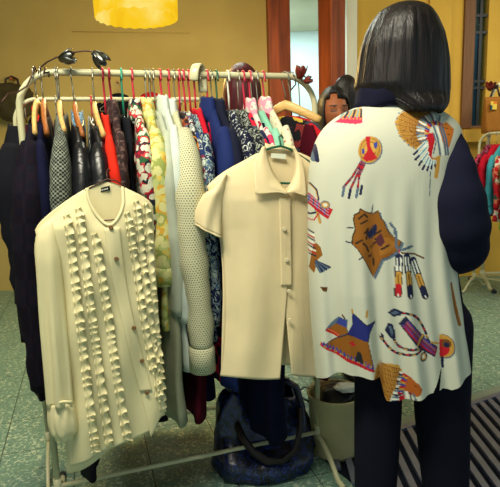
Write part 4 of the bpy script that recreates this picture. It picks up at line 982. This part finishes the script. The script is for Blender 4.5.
def ell(c, cx, cy, rx, ry, rot=0, m=None):
    a = math.radians(rot); X = (gx - cx) * math.cos(a) + (gy - cy) * math.sin(a); Y = -(gx - cx) * math.sin(a) + (gy - cy) * math.cos(a)
    k = (X / rx) ** 2 + (Y / ry) ** 2 < 1; fill(k if m is None else k & m, c)
TAN, BRN, DBR, RED, BLU, NVY, ORG, SLT, WHT, PNK = (192, 144, 62), (142, 88, 26), (88, 52, 16), (184, 24, 36), (52, 66, 148), (26, 32, 66), (196, 112, 38), (84, 104, 124), (226, 228, 216), (206, 46, 84)
rp = random.Random(5)
def stretch(o, s, pts): return [(o[0] + x / s, o[1] + y / s) for x, y in pts]
def feathers(c, a0, a1, r0, r1, n_, cols, w, tip=None):
    for i in range(n_):
        a = math.radians(a0 + (a1 - a0) * i / (n_ - 1)); ca, sa = math.cos(a), -math.sin(a)
        r_ = r1 * (1 + rp.uniform(-.05, .05)); line(cols[i % len(cols)], w, [(c[0] + ca * r0, c[1] + sa * r0), (c[0] + ca * r_, c[1] + sa * r_)])
        if tip: line(tip, w * .9, [(c[0] + ca * r_ * .93, c[1] + sa * r_ * .93), (c[0] + ca * r_, c[1] + sa * r_)])
# A feather band on the left shoulder
c5 = (300, 90)
poly(TAN, stretch(c5, 4.97, [(268, 95), (335, 72), (327, 135), (240, 128), (205, 145)])); poly(PNK, stretch(c5, 4.97, [(192, 152), (240, 122), (326, 128), (324, 160), (290, 166), (240, 160)]))
for i in range(6): line(NVY if i % 2 else (120, 150, 150), 1.7, stretch(c5, 4.97, [(225 + i * 19, 128), (262 + i * 14, 88 - i * 1)]))
for i in range(6): ell(TAN, 300 + (236 + 16 * i) / 4.97, 90 + (133 + i) / 4.97, .9, .9)
# M feathers on the left edge
for i, (x, c) in enumerate(((52, SLT), (72, TAN), (88, SLT), (98, NVY))): line(c, 3.6, stretch(c5, 4.97, [(x - 4, 250 + i * 6), (x - 8 + i * 4, 340 + i * 4)]))
# B round shield with streamers
for (x0, y0, x1, y1, x2, y2) in ((308, 350, 262, 430, 218, 486), (316, 355, 280, 430, 248, 500), (324, 360, 292, 430, 286, 500)):
    p = stretch(c5, 4.97, [(x0, y0), (x1, y1), (x2, y2)]); line(NVY, 2.3, p); p2 = resample(p, 14)
    for i in range(0, 13, 2): line(RED if i % 4 else (150, 70, 90), 1.7, [tuple(p2[i]), tuple(p2[i + 1])])
for i, (x, y) in enumerate(((343, 194), (349, 196), (356, 195), (360, 192))): line(NVY if i % 2 else SLT, 2.6, [(x + 1.5, y - 6), (x, y + 2)])
sh_c = (300 + 348 / 4.97, 90 + 296 / 4.97)
ell(SLT, sh_c[0] + .8, sh_c[1] + .8, 11.4, 14.2, 20); ell(TAN, *sh_c, 11, 13.6, 20); ell((120, 74, 30), *sh_c, 9.3, 11.8, 20); ell(TAN, *sh_c, 8.7, 11.2, 20); ell((120, 74, 30), *sh_c, 6.2, 8.2, 20); ell((206, 158, 72), *sh_c, 5.6, 7.5, 20)
poly(RED, stretch(c5, 4.97, [(330, 232), (354, 228), (350, 275), (360, 300), (384, 340), (330, 356), (312, 340), (336, 300), (334, 270)]))
poly(BLU, stretch(c5, 4.97, [(368, 262), (386, 258), (386, 284), (370, 290)])); poly(BLU, stretch(c5, 4.97, [(310, 290), (322, 294), (322, 318), (310, 318)]))
# C feather headdress on the right shoulder
c2 = (380, 90); s2_ = 4.16
poly(TAN, stretch(c2, s2_, [(70, 135), (84, 108), (110, 88), (150, 80), (200, 88), (240, 104), (282, 118), (240, 140), (200, 172), (190, 215), (165, 256), (120, 232), (85, 195)]))
hc_ = (380 + 245 / s2_, 90 + 180 / s2_)
for i in range(40):
    a = math.radians(98 + 112 * i / 39); r1 = 27 + 13 * math.sin(i / 39 * PI); line((150, 100, 40) if i % 3 else (118, 72, 24), 1.0, [(hc_[0] + math.cos(a) * 19, hc_[1] - math.sin(a) * 19), (hc_[0] + math.cos(a) * r1, hc_[1] - math.sin(a) * r1)])
    if i % 3 == 0: ell((100, 120, 130), hc_[0] + math.cos(a) * (r1 + 2), hc_[1] - math.sin(a) * (r1 + 2), 1, 1)
for i in range(19):
    a = math.radians(60 + 165 * i / 18); cI = (WHT, SLT, (150, 180, 190))[i % 3]; line(cI, 1.9, [(hc_[0] + math.cos(a) * 12, hc_[1] - math.sin(a) * 13), (hc_[0] + math.cos(a) * 20.5, hc_[1] - math.sin(a) * 20)])
for i in range(15):
    a = math.radians(50 + 165 * i / 14); line((BLU, RED, TAN)[i % 3], 2.0, [(hc_[0] + math.cos(a) * 8.5, hc_[1] - math.sin(a) * 9.5), (hc_[0] + math.cos(a) * 12, hc_[1] - math.sin(a) * 13)])
poly(ORG, stretch(c2, s2_, [(258, 150), (300, 128), (334, 160), (318, 200), (300, 240), (280, 236), (262, 200)])); line(DBR, 1, stretch(c2, s2_, [(285, 155), (302, 158)])); line(DBR, 1, stretch(c2, s2_, [(296, 180), (308, 186)]))
poly(RED, stretch(c2, s2_, [(203, 182), (228, 176), (236, 205), (224, 245), (216, 280), (240, 286), (238, 298), (200, 294), (194, 272), (206, 235)])); line(SLT, 1.4, stretch(c2, s2_, [(232, 180), (240, 215), (226, 262)])); line(TAN, 2, stretch(c2, s2_, [(215, 292), (256, 276)]))
for x in (236, 250, 264, 276): line(SLT if x != 250 else WHT, 2.2, stretch(c2, s2_, [(x, 150), (x + 12, 200), (x + 20, 268)]))
for i, (x, y, ex, ey) in enumerate(((190, 220, 140, 268), (196, 240, 146, 290), (200, 262, 160, 312), (204, 280, 176, 330), (212, 290, 196, 334), (222, 296, 214, 326), (232, 298, 232, 318))):
    line(WHT, 3.2, stretch(c2, s2_, [(x, y), (ex, ey)])); line((94, 150, 170), 1.4, stretch(c2, s2_, [(x, y), (ex, ey)])); line(NVY, 2.4, stretch(c2, s2_, [(ex + (x - ex) * .3, ey + (y - ey) * .3), (ex, ey)]))
line(TAN, 4.5, stretch(c2, s2_, [(248, 290), (236, 360)])); line(SLT, 1, stretch(c2, s2_, [(210, 340), (206, 440)]))
# D quiver at the left edge
c3 = (300, 180); s3 = 4.97
line(NVY, 1.6, stretch(c3, s3, [(42, 22), (70, 24), (96, 55), (104, 100), (90, 160)])); line(TAN, .8, stretch(c3, s3, [(42, 26), (68, 28), (92, 58), (100, 100)]))
poly(RED, stretch(c3, s3, [(30, 52), (60, 70), (120, 128), (170, 150), (148, 202), (108, 176), (70, 140), (30, 112)]))
for i in range(7): line(NVY if i % 2 else BLU, 1.3, stretch(c3, s3, [(38 + i * 15, 58 + i * 15), (30 + i * 17, 92 + i * 14)]))
for i in range(3): line((150, 160, 190), .7, stretch(c3, s3, [(36, 66 + 16 * i), (150, 152 + 15 * i)]))
ell(SLT, 327, 206, 4.6, 4.2); ell(TAN, 327, 206, 3.8, 3.3); ell((216, 216, 200), 327, 206, 2.1, 1.8)
line(NVY, 1.8, stretch(c3, s3, [(48, 192), (100, 168), (112, 220)])); line(TAN, 2.2, stretch(c3, s3, [(98, 172), (110, 222)])); line(RED, 1.2, stretch(c3, s3, [(48, 216), (84, 212), (102, 178)]))
# E headdress at the left edge
poly(BRN, stretch(c3, s3, [(84, 320), (112, 345), (122, 385), (100, 410), (92, 450), (84, 486), (66, 470), (72, 400)]))
for i in range(10): line((NVY, WHT, RED)[i % 3], 1.5, stretch(c3, s3, [(50 + i * 2, 268 + i * 14), (82 + i, 278 + i * 13)]))
for i in range(6): line(SLT if i % 2 else NVY, 2.3, stretch(c3, s3, [(92, 420 + 4 * i), (156 - i * 9, 444 + i * 6)]))
# F hide
star = [(268, 172), (290, 160), (298, 140), (330, 158), (362, 164), (388, 150), (398, 185), (412, 200), (428, 240), (452, 272), (500, 302), (478, 350), (440, 378), (402, 392), (388, 430), (364, 486), (340, 440), (318, 400), (284, 345), (256, 318), (258, 285), (272, 245), (264, 200)]
poly(SLT, [(x + 1.6, y + 1.4) for x, y in stretch(c3, s3, star)]); poly((58, 40, 20), [(x - .5, y - .4) for x, y in stretch(c3, s3, star)])
cen = (340, 290); poly(BRN, stretch(c3, s3, [(cen[0] + (x - cen[0]) * .955, cen[1] + (y - cen[1]) * .965) for x, y in star])); poly((164, 106, 38), stretch(c3, s3, [(390, 290), (430, 280), (470, 310), (440, 355), (392, 372)]))
for pts in ([(290, 190), (318, 168), (330, 182)], [(300, 215), (330, 200)], [(318, 262), (336, 240), (326, 290)], [(276, 312), (304, 296)], [(310, 312), (328, 330), (336, 352)], [(350, 330), (380, 300), (372, 290)], [(366, 270), (396, 250)], [(362, 388), (364, 420)], [(400, 340), (434, 320)], [(340, 376), (356, 366)]): line((52, 34, 22), 2.0, stretch(c3, s3, pts))
poly(NVY, stretch(c3, s3, [(330, 265), (352, 235), (376, 212), (378, 250), (360, 285), (340, 290)])); poly((84, 40, 50), stretch(c3, s3, [(372, 290), (398, 260), (416, 302), (396, 330), (380, 316)]))
for pts in ([(262, 238), (232, 238)], [(256, 312), (228, 306)], [(306, 378), (288, 392)], [(354, 160), (360, 124)]): line(NVY, 1.3, stretch(c3, s3, pts))
# G three feathers under the hide
c4 = (380, 200); s4 = 4.16
line(SLT, 2.6, stretch(c4, s4, [(38, 96), (58, 120), (62, 190), (72, 205), (128, 190)])); line(DBR, 1.6, stretch(c4, s4, [(80, 214), (140, 222), (178, 240)])); line(RED, 1.4, stretch(c4, s4, [(72, 200), (74, 230)]))
for (x0, y0, x1, y1, c) in ((72, 225, 66, 392, RED), (102, 222, 118, 396, NVY), (130, 240, 186, 402, NVY)):
    f = lambda t: (x0 + (x1 - x0) * t, y0 + (y1 - y0) * t)
    line(NVY, 7.2, stretch(c4, s4, [f(.05), f(.42)])); line(WHT, 4.8, stretch(c4, s4, [f(.1), f(.4)])); line(NVY, 1.6, stretch(c4, s4, [f(.05), f(.4)]))
    line((50, 40, 40), 6.8, stretch(c4, s4, [f(.46), f(.96)])); line(TAN, 5.4, stretch(c4, s4, [f(.46), f(.74)])); line((120, 76, 28), 1, stretch(c4, s4, [f(.46), f(.74)])); line(c, 5.4, stretch(c4, s4, [f(.76), f(.94)])); line(WHT, 1.4, stretch(c4, s4, [f(.96), f(1.0)]))
# H quiver with two feather wands
c6 = (380, 300); s6 = 4.16
for pts in ([(48, 44), (110, 42), (150, 66), (182, 120), (192, 160), (212, 184)], [(34, 118), (56, 168), (84, 194), (140, 184), (178, 200)], [(0, 150), (40, 200), (80, 218), (130, 206), (160, 200)]):
    p = resample(smooth_poly(stretch(c6, s6, pts)), 24); line(NVY, 2.4, [tuple(a) for a in p])
    for i in range(0, 22, 3): line((TAN, RED)[i // 3 % 2], 1.5, [tuple(p[i]), tuple(p[i + 1])])
for pts in ([(24, 44), (50, 26), (86, 38), (78, 54), (50, 62)], [(26, 86), (44, 90), (58, 130), (54, 160), (36, 148), (14, 118)], [(0, 130), (10, 140), (14, 158), (0, 150)]): poly(NVY, stretch(c6, s6, pts))
for pts in ([(34, 46), (56, 36), (70, 46), (52, 54)], [(28, 100), (40, 100), (48, 130), (40, 140)]): poly(SLT, stretch(c6, s6, pts))
qv = [(70, 88), (94, 54), (132, 96), (180, 150), (238, 192), (222, 230), (180, 208), (130, 168)]
poly(NVY, stretch(c6, s6, qv)); poly(RED, stretch(c6, s6, [(84, 98), (102, 72), (136, 108), (180, 158), (232, 196), (220, 222), (182, 200), (132, 156)]))
for i in range(4): line((BLU, (60, 40, 90), SLT, BLU)[i], 1.2, stretch(c6, s6, [(86 + 6 * i, 92 - 6 * i), (140 + 4 * i, 150 - 6 * i), (214 + 4 * i, 214 - 6 * i)]))
line(TAN, 2.6, stretch(c6, s6, [(144, 172), (172, 140)])); line(NVY, 1.2, stretch(c6, s6, [(150, 176), (178, 144)])); ell(NVY, 380 + 172 / s6, 300 + 226 / s6, 4.2, 4.6); ell(TAN, 380 + 172 / s6, 300 + 226 / s6, 3.2, 3.4); ell(WHT, 380 + 172 / s6, 300 + 226 / s6, 1.6, 1.8); line(TAN, 2, stretch(c6, s6, [(206, 168), (240, 178)])); 
# I half shield at the slit
e = (gx > 380 + 246 / s6)
ell(SLT, 380 + 262 / s6, 300 + 192 / s6, 10.6, 12.4, 0, e); ell(TAN, 380 + 260 / s6, 300 + 190 / s6, 10, 11.6, 0, e); ell(RED, 380 + 258 / s6, 300 + 198 / s6, 6.4, 8.8, 0, e); ell((110, 70, 30), 380 + 272 / s6, 300 + 178 / s6, 4.4, 4.4, 0, e); ell(NVY, 380 + 274 / s6, 300 + 184 / s6, 2.2, 2.6, 0, e)
line(NVY, 3, stretch(c6, s6, [(258, 240), (260, 276)]))
# J tents
c7 = (300, 290); s7 = 4.97
poly(SLT, stretch(c7, s7, [(196, 140), (236, 146), (234, 184), (240, 214), (196, 246), (132, 218)])); poly(BRN, stretch(c7, s7, [(190, 176), (230, 184), (236, 214), (200, 240), (146, 216)])); poly(BLU, stretch(c7, s7, [(200, 142), (232, 152), (230, 186), (186, 178)])); poly(RED, stretch(c7, s7, [(148, 206), (206, 230), (196, 248), (134, 222)]))
line(DBR, 1.6, stretch(c7, s7, [(212, 128), (222, 142)]))
for i in range(6): ell(TAN, 300 + (152 + 9 * i) / s7, 290 + (214 + 4.2 * i) / s7, .7, .7)
big = [(256, 106), (322, 162), (378, 148), (340, 205), (332, 250), (364, 392), (300, 380), (232, 358), (170, 330), (110, 302), (180, 258), (236, 214), (258, 168)]
poly(NVY, stretch(c7, s7, big)); poly(BRN, stretch(c7, s7, [(236, 222), (330, 244), (356, 370), (240, 340), (130, 292), (186, 260)])); poly((36, 44, 118), stretch(c7, s7, [(258, 112), (320, 168), (368, 156), (336, 204), (326, 246), (280, 236), (238, 216), (260, 168)]))
poly(RED, stretch(c7, s7, [(114, 284), (170, 304), (240, 336), (310, 356), (360, 362), (362, 394), (298, 378), (228, 356), (160, 326), (112, 304)]))
for i in range(15): x, y = 128 + 16 * i, 284 + 6.6 * i - .06 * i * i; poly(BLU, stretch(c7, s7, [(x - 9, y + 12), (x, y - 10), (x + 9, y + 18)]))
for i in range(9): ell((180, 150, 80), 300 + (134 + 26 * i) / s7, 290 + (303 + 10.2 * i - .28 * i * i) / s7, 1.4, 1.2); ell(NVY, 300 + (134 + 26 * i) / s7, 290 + (303 + 10.2 * i - .28 * i * i) / s7, .7, .6)
line(RED, 1.6, stretch(c7, s7, [(246, 262), (262, 256), (256, 272), (272, 270)])); poly((30, 34, 40), stretch(c7, s7, [(272, 350), (284, 300), (300, 306), (312, 360)])); line(TAN, 2.4, stretch(c7, s7, [(326, 96), (322, 122)])); line(TAN, 1.8, stretch(c7, s7, [(256, 94), (258, 110)]))
poly(DBR, stretch(c7, s7, [(108, 0), (146, 0), (142, 24), (124, 22)])); 
# K headdress profile at the hem
c8 = (320, 360); s8 = 2.78
poly(TAN, stretch(c8, s8, [(150, 22), (160, 8), (190, 2), (214, 6), (222, 22), (214, 50), (196, 84), (188, 114), (140, 106), (140, 60)]))
for i in range(26): 
    a0 = 10 + i * 3.6; line((150, 98, 38) if i % 3 else (112, 66, 22), 1.0, stretch(c8, s8, [(218 - i * 1.2, 18 + i * 3.6), (168 - i * .9 - 14 * math.sin(i * .12), 6 + i * 4.0)]))
for i in range(14): line((WHT, NVY, SLT)[i % 3], 1.7, stretch(c8, s8, [(216 - i * 1.6, 26 + i * 6.2), (238 - i * 2.0, 36 + i * 5.2)]))
for i in range(10): line((RED, TAN, BLU)[i % 3], 2.0, stretch(c8, s8, [(226 - i * 1.5, 32 + i * 5.6), (242 - i * 2.2, 38 + i * 5.2)]))
poly((170, 88, 30), stretch(c8, s8, [(238, 34), (250, 42), (262, 50), (272, 66), (266, 80), (258, 84), (240, 84), (228, 76)])); line(DBR, .9, stretch(c8, s8, [(252, 56), (258, 58)]))
for i in range(4): line((SLT, WHT, NVY, SLT)[i], 1.6, stretch(c8, s8, [(228 + 7 * i, 80), (224 + 12 * i, 106)]))
poly(RED, stretch(c8, s8, [(214, 92), (228, 90), (234, 106), (212, 112)]))
# L fringe on the right edge
poly(BRN, [(452, 284), (455, 284), (459, 300), (463, 322), (466, 330), (461, 328), (456, 312)])
for i in range(12): line((170, 110, 40), 1, [(454 + i * .9, 287 + i * 3.4), (456 + i * .9, 290 + i * 3.4)])
P2_ = P_.copy()
rowsf = P2_.reshape(-1, 3)
idx = np.arange(NR * NCc).reshape(NR, NCc); nxt = np.roll(idx, -1, axis=1)
F4 = np.stack([idx[:-1], nxt[:-1], nxt[1:], idx[1:]], -1).reshape(-1, 4)
cxm = gx[F4].mean(1); cym = gy[F4].mean(1); back_ = rowsf[F4, 1].mean(1) > 0
t_ = np.clip((cym - 368) / 26, 0, 1); slit = back_ & (cym > 368) & (np.abs(cxm - (441 - 8 * t_)) < .3 + 3.4 * t_)
F4 = F4[~slit]
me = bpy.data.meshes.new('shirt'); me.from_pydata(rowsf.tolist(), [], F4.tolist()); set_dye(me, dye)
put(me, 'printed_shirt', attr_mat('printed cotton', .75, .25, (9, 9, 3)), woman)
o = woman.children[-1]; md = o.modifiers.new('thickness', 'SOLIDIFY'); md.thickness = .0016; md.offset = 0

# ------------------------------------------------------------------ bag, bin, right hand corner
m_bag = NT('blue and black patterned nylon'); co = m_bag.obj(); z = m_bag.noise(co, 26, 3, 2.2); z2 = m_bag.noise(co, 9, 2); m_bag.bump(z2.outputs[0], .5, .02)
m_bag = m_bag.done(m_bag.ramp(z.outputs[0], [(0, C(10, 12, 20)), (.47, C(16, 26, 66)), (.53, C(34, 62, 140)), (.57, C(10, 12, 20)), (.68, C(80, 90, 94)), (.71, C(12, 14, 22))], True), .3, .5)
M['strap'] = plain('dark brown leather', (34, 22, 22), .45, .4)
bx = at(262, 440, 1.95).x
bag = empty('tote_bag', (bx, 1.93, 0), RA * .4, 'shiny blue and black patterned tote bag on the floor under the rack', 'bag')
rows = []; n = 72
for i, (z, w, d, yo) in enumerate(((.0, .17, .09, -.01), (.012, .195, .118, -.01), (.05, .2, .118, -.01), (.085, .198, .105, 0), (.11, .196, .07, .035), (.15, .19, .07, .05), (.2, .18, .07, .06), (.24, .165, .066, .065), (.27, .15, .06, .07), (.285, .14, .05, .07))):
    row = []
    for j in range(n):
        q_ = 2 * PI * j / n; f = 1 + .05 * math.sin(q_ * 3 + z * 14) + .035 * math.sin(q_ * 7 - z * 30) + .02 * math.sin(q_ * 15 + z * 50)
        row.append((math.copysign(abs(math.cos(q_)) ** .7, math.cos(q_)) * w * f, math.copysign(abs(math.sin(q_)) ** .7, math.sin(q_)) * d * f + yo, z * (1 + .10 * math.sin(q_ * 2 + .6) + .05 * math.sin(q_ * 5))))
    rows.append(row)
MB().grid(rows, True, True).build('body', m_bag, bag, solid=.003)
pts = smooth_poly([(0, 0), (1, 1)], 0)
hp_ = [(.06, .03, .25), (.075, .02, .32), (.105, .015, .35), (.145, .012, .32), (.165, .0, .24), (.16, -.04, .17)]
MB().tube([Vector(p) for p in hp_], .014, 12, .02, round_=True).build('handle', m_bag, bag)
hp_ = [(-.10, -.035, .2), (-.085, -.075, .17), (-.05, -.112, .13), (.0, -.125, .095), (.06, -.125, .09), (.11, -.115, .12), (.14, -.075, .18), (.15, -.03, .24)]
MB().tube([Vector(p) for p in hp_], .010, 12, .016, round_=True).build('handle', M['strap'], bag)
# bin
M['bin'] = plain('cream enamelled metal', (204, 190, 138), .45, .45, wscale=6)
fb = on_floor(338, 464); BC = Vector((at(335, 420, fb.y + .1).x, fb.y + .1, 0))
zr_ = at(335, 404, BC.y - .115).z
bn = empty('waste_bin', BC, 0, 'cream metal waste bin filled with dark bags, behind the rack\'s right foot', 'bin')
prof = [(.02, .004), (.092, .004), (.096, .012), (.102, zr_ * .45), (.104, zr_ * .46), (.113, zr_ - .012), (.117, zr_ - .008), (.117, zr_), (.112, zr_), (.109, zr_ - .02), (.09, .02), (.02, .02)]
MB().grid([[(r * math.cos(2 * PI * j / 56), r * math.sin(2 * PI * j / 56), z) for j in range(56)] for r, z in prof], True, True, True).build('body', M['bin'], bn)
MB().tube([(-.112, -.03, zr_ - .03), (-.14, -.03, zr_ - .01), (-.148, -.03, zr_ + .02), (-.13, -.03, zr_ + .035), (-.108, -.03, zr_ + .03)], .004, 8).build('handle', M['wire'], bn)
M['binbag'] = plain('black plastic film', (18, 18, 24), .3, .5, wr=.5)
def lump(c, r, sc, seed):
    rd = random.Random(seed); m = MB(); rows = []; ph = [rd.uniform(0, 6) for _ in range(6)]
    for i in range(21):
        th = PI * (i + .05) / 20.1; row = []
        for j in range(36):
            p_ = 2 * PI * j / 36; f = r * (1 + .1 * math.sin(3 * p_ + ph[0]) * math.sin(th) + .08 * math.sin(5 * th + ph[1] + 2 * p_) + .05 * math.sin(7 * p_ + ph[2] - 4 * th) * math.sin(th))
            row.append((c[0] + math.sin(th) * math.cos(p_) * f * sc[0], c[1] + math.sin(th) * math.sin(p_) * f * sc[1], c[2] + math.cos(th) * f * sc[2]))
        rows.append(row)
    return m.grid(rows, True, True, True)
o = lump((0, 0, 0), .09, (1, 1, .6), 3).build('plastic_bag', M['binbag']); o.location = BC + Vector((0, 0, zr_ - .022)); tag(o, 'crumpled black plastic bag filling the cream waste bin', 'bag')
o = lump((0, 0, 0), .038, (1.5, .8, .45), 8).build('cloth', M['white_plastic']); o.location = BC + Vector((.045, -.045, zr_ + .035)); tag(o, 'crumpled pale cloth on top of the black bag in the waste bin', 'cloth')

# right hand racks by the yellow wall
YC = 4.6; pc = at(489, 120, YC); RC = Vector((pc.x, YC, 0)); ztop = at(500, 79, YC).z
make_rack(RC, 0, 1.0, ztop, .2, .016, 'tall cream clothes rack at the far right by the yellow wall', M['cream_pole'])
c0 = at(494, 115, YC - .1)
tb = empty('shoulder_bag', at(494, 133, YC - .1), 0, 'tan fabric bag with a bright patch, hung on the tall right rack', 'bag'); bw = at(506, 115, YC - .1).x - at(482, 115, YC - .1).x; bh = at(494, 97, YC - .1).z - at(494, 133, YC - .1).z
m_tan = plain('tan canvas', (150, 98, 38), .85, .2, weave=.3, wscale=6)
rows = []
for i in range(10):
    t = i / 9; w = bw / 2 * (1 - .12 * t); d = .06 * (1 - .7 * t ** 2) ; rows.append([(math.copysign(abs(math.cos(2 * PI * j / 32)) ** .5, math.cos(2 * PI * j / 32)) * w * (1 if 0 < i else .93), math.copysign(abs(math.sin(2 * PI * j / 32)) ** .6, math.sin(2 * PI * j / 32)) * d * (1 + .1 * math.sin(j * 1.3 + t * 5)), t * bh) for j in range(32)])
bo = MB().grid(rows, True, True).build('body', m_tan, tb, solid=.003)
MB().tube([(-bw * .25, 0, bh - .02), (-bw * .1, 0, bh + .06), (0, .03, bh + .1)], .008, 8).build('strap', M['strap'], tb); MB().tube([(bw * .2, 0, bh - .02), (bw * .08, 0, bh + .06), (0, .03, bh + .1)], .008, 8).build('strap', M['strap'], tb)
pm = plain('patch yellow', (226, 196, 80), .8); po = plain('patch orange', (214, 120, 40), .8); pt = plain('patch teal', (30, 90, 110), .8)
p = MB(); zz = bh * .86; xs = -bw * .33
p.box((xs, -.067, zz - .065), (xs + .05, -.055, zz)); p.cur = 1; p.box((xs + .02, -.069, zz - .02), (xs + .05, -.056, zz)); p.cur = 2; p.box((xs, -.069, zz - .065), (xs + .012, -.056, zz - .03))
p.build('patch', [pm, po, pt], tb, smooth=False)
fl_ = empty('flower_clip', at(490.5, 88, YC - .06), 0, 'dark brown flower clip fixed where the bag strap meets the right rack', 'ornament'); flower(fl_, (0, 0, -.02), (-.3, -.5, .6), .075, M['berry']); flower(fl_, (.01, 0, -.01), (.6, -.3, .6), .06, M['dark_wire'])
R3 = Vector((1.98, 4.5, 0)); A3 = math.radians(-52)
make_rack(R3, A3, 1.05, 1.36, .1, .011, 'low clothes rack of bright garments by the yellow wall', M['cream_pole'], foot=.22)
def P3r(s, z): return R3 + Vector((math.cos(A3) * s, math.sin(A3) * s, z))
m_green = plain('bright green cotton', (70, 176, 50), .8, .2); m_teal = plain('sky teal cotton', (62, 150, 166), .8, .2); m_rw = floral('red white flowers', (196, 30, 40), [(216, 206, 190), (180, 20, 40), (216, 120, 90), (40, 80, 70)], 22, .5)
m_ppl = floral('maroon pink flowers', (110, 20, 40), [(180, 60, 90), (90, 14, 30), (140, 90, 120)], 24, .5); m_orred = plain('orange red cotton', (214, 64, 34), .8, .2)
for i, (s, lab, cat, mat, L_, z) in enumerate(((.1, 'maroon top with pink flowers, farthest on the low right rack', 'top', m_ppl, .55, 1.27), (.22, 'crimson top on the low right rack', 'top', m_crim, .6, 1.27), (.34, 'sky teal top on the low right rack', 'top', m_teal, .55, 1.26), (.45, 'red top with white flowers on the low right rack', 'top', m_rw, .6, 1.25), (.56, 'bright green dress on the low right rack', 'dress', m_green, .66, 1.25), (.66, 'orange red top on the low right rack', 'top', m_orred, .55, 1.24), (.77, 'long scarlet dress with its hem showing on the low right rack', 'dress', m_scar, .74, 1.23), (.88, 'dark navy coat, nearest on the low right rack', 'coat', m_navycoat, .55, 1.24))):
    s = .09 + .06 * i; loc = P3r(s, z); hanger('wood' if i in (2, 5) else 'wire', loc, A3, 1.36, 'hanger on the low right rack carrying the ' + lab.split(' on the')[0].split(',')[0], rr=.011, width=.17)
    garment('top' if cat == 'top' else cat, lab, cat, loc, A3, mat, neck=.07, length=L_, hw=.2, th=.022, sleeve=.4, sw=.026, sb=.04, seed=60 + i, group='clothes on the low right rack')
# left edge: things behind the rack corner
m_olive = plain('olive grey canvas', (66, 60, 40), .9, .15, wr=.4); m_pale = plain('pale grey cloth', (150, 152, 138), .9, .15)
loc = P2(.02, 0, 1.385); hanger('wire', loc, RA - .15, 1.437, 'hanger hooked over the left corner of the rear rack', rr=.008, width=.16)
garment('coat', 'long black coat hooked over the left corner of the rear rack', 'coat', loc, RA - .15, m_black, neck=.07, length=.78, hw=.2, th=.05, sleeve=.55, sw=.06, lean=.03, seed=81, group='clothes on the rear rack')
lb = at(12, 100, YB - .16)
ob = empty('backpack', lb - Vector((0, 0, .17)), .2, 'olive grey canvas backpack hanging on the far tan wall at the left', 'bag')
lump((0, 0, .15), .17, (1.25, .6, .95), 5).build('body', m_olive, ob); lump((-.13, -.09, .14), .075, (.8, .5, 1.2), 6).build('pocket', m_olive, ob)
lump((.11, -.07, .2), .065, (1.3, .6, .8), 9).build('flap', m_olive, ob)
MB().tube([(-.06, .05, .28), (-.05, .07, .36), (0, .075, .385), (.05, .07, .36), (.06, .05, .28)], .01, 8).build('strap', M['strap'], ob)
pg = MB().tube([(0, 0, 0), (0, .1, .005)], .008, 8).ball((0, -.01, 0), .014, 8).build('wall_peg', M['wood_brown']); pg.location = lb + Vector((-.016, .065, .195)); tag(pg, 'small wooden wall peg holding the olive grey backpack', 'peg', 'wall pegs')

# ------------------------------------------------------------------ light
w = bpy.data.worlds.new('room light'); scene.world = w; w.use_nodes = True
bg = w.node_tree.nodes['Background']; bg.inputs[0].default_value = (.62, .8, .86, 1); bg.inputs[1].default_value = .6
def area(name, loc, target, size, energy, color):
    l = bpy.data.lights.new(name, 'AREA'); l.energy = energy; l.color = color; l.shape = 'RECTANGLE'; l.size, l.size_y = size
    o = bpy.data.objects.new(name, l); COL.objects.link(o); o.location = loc
    o.rotation_euler = (Vector(target) - Vector(loc)).to_track_quat('-Z', 'Y').to_euler(); return o
area('key_light', (-.55, .6, 2.65), (-.1, 1.6, 1.1), (1.2, .5), 78, (1, .93, .74))  # added key light from high front left, no visible fitting
area('back_fill_light', (-.5, 3.3, 2.68), (-.4, 2.9, 0), (1.2, .6), 30, (.92, 1, .86))  # added cool fill to brighten the floor behind the rack
area('alcove_light', (.6, 5.9, 2.65), (.6, 6.2, 0), (.8, .8), 36, (.85, .95, 1))
area('hall_light', (2.4, 3.3, 2.68), (2.2, 4.6, .6), (1.0, .5), 38, (1, .9, .66))
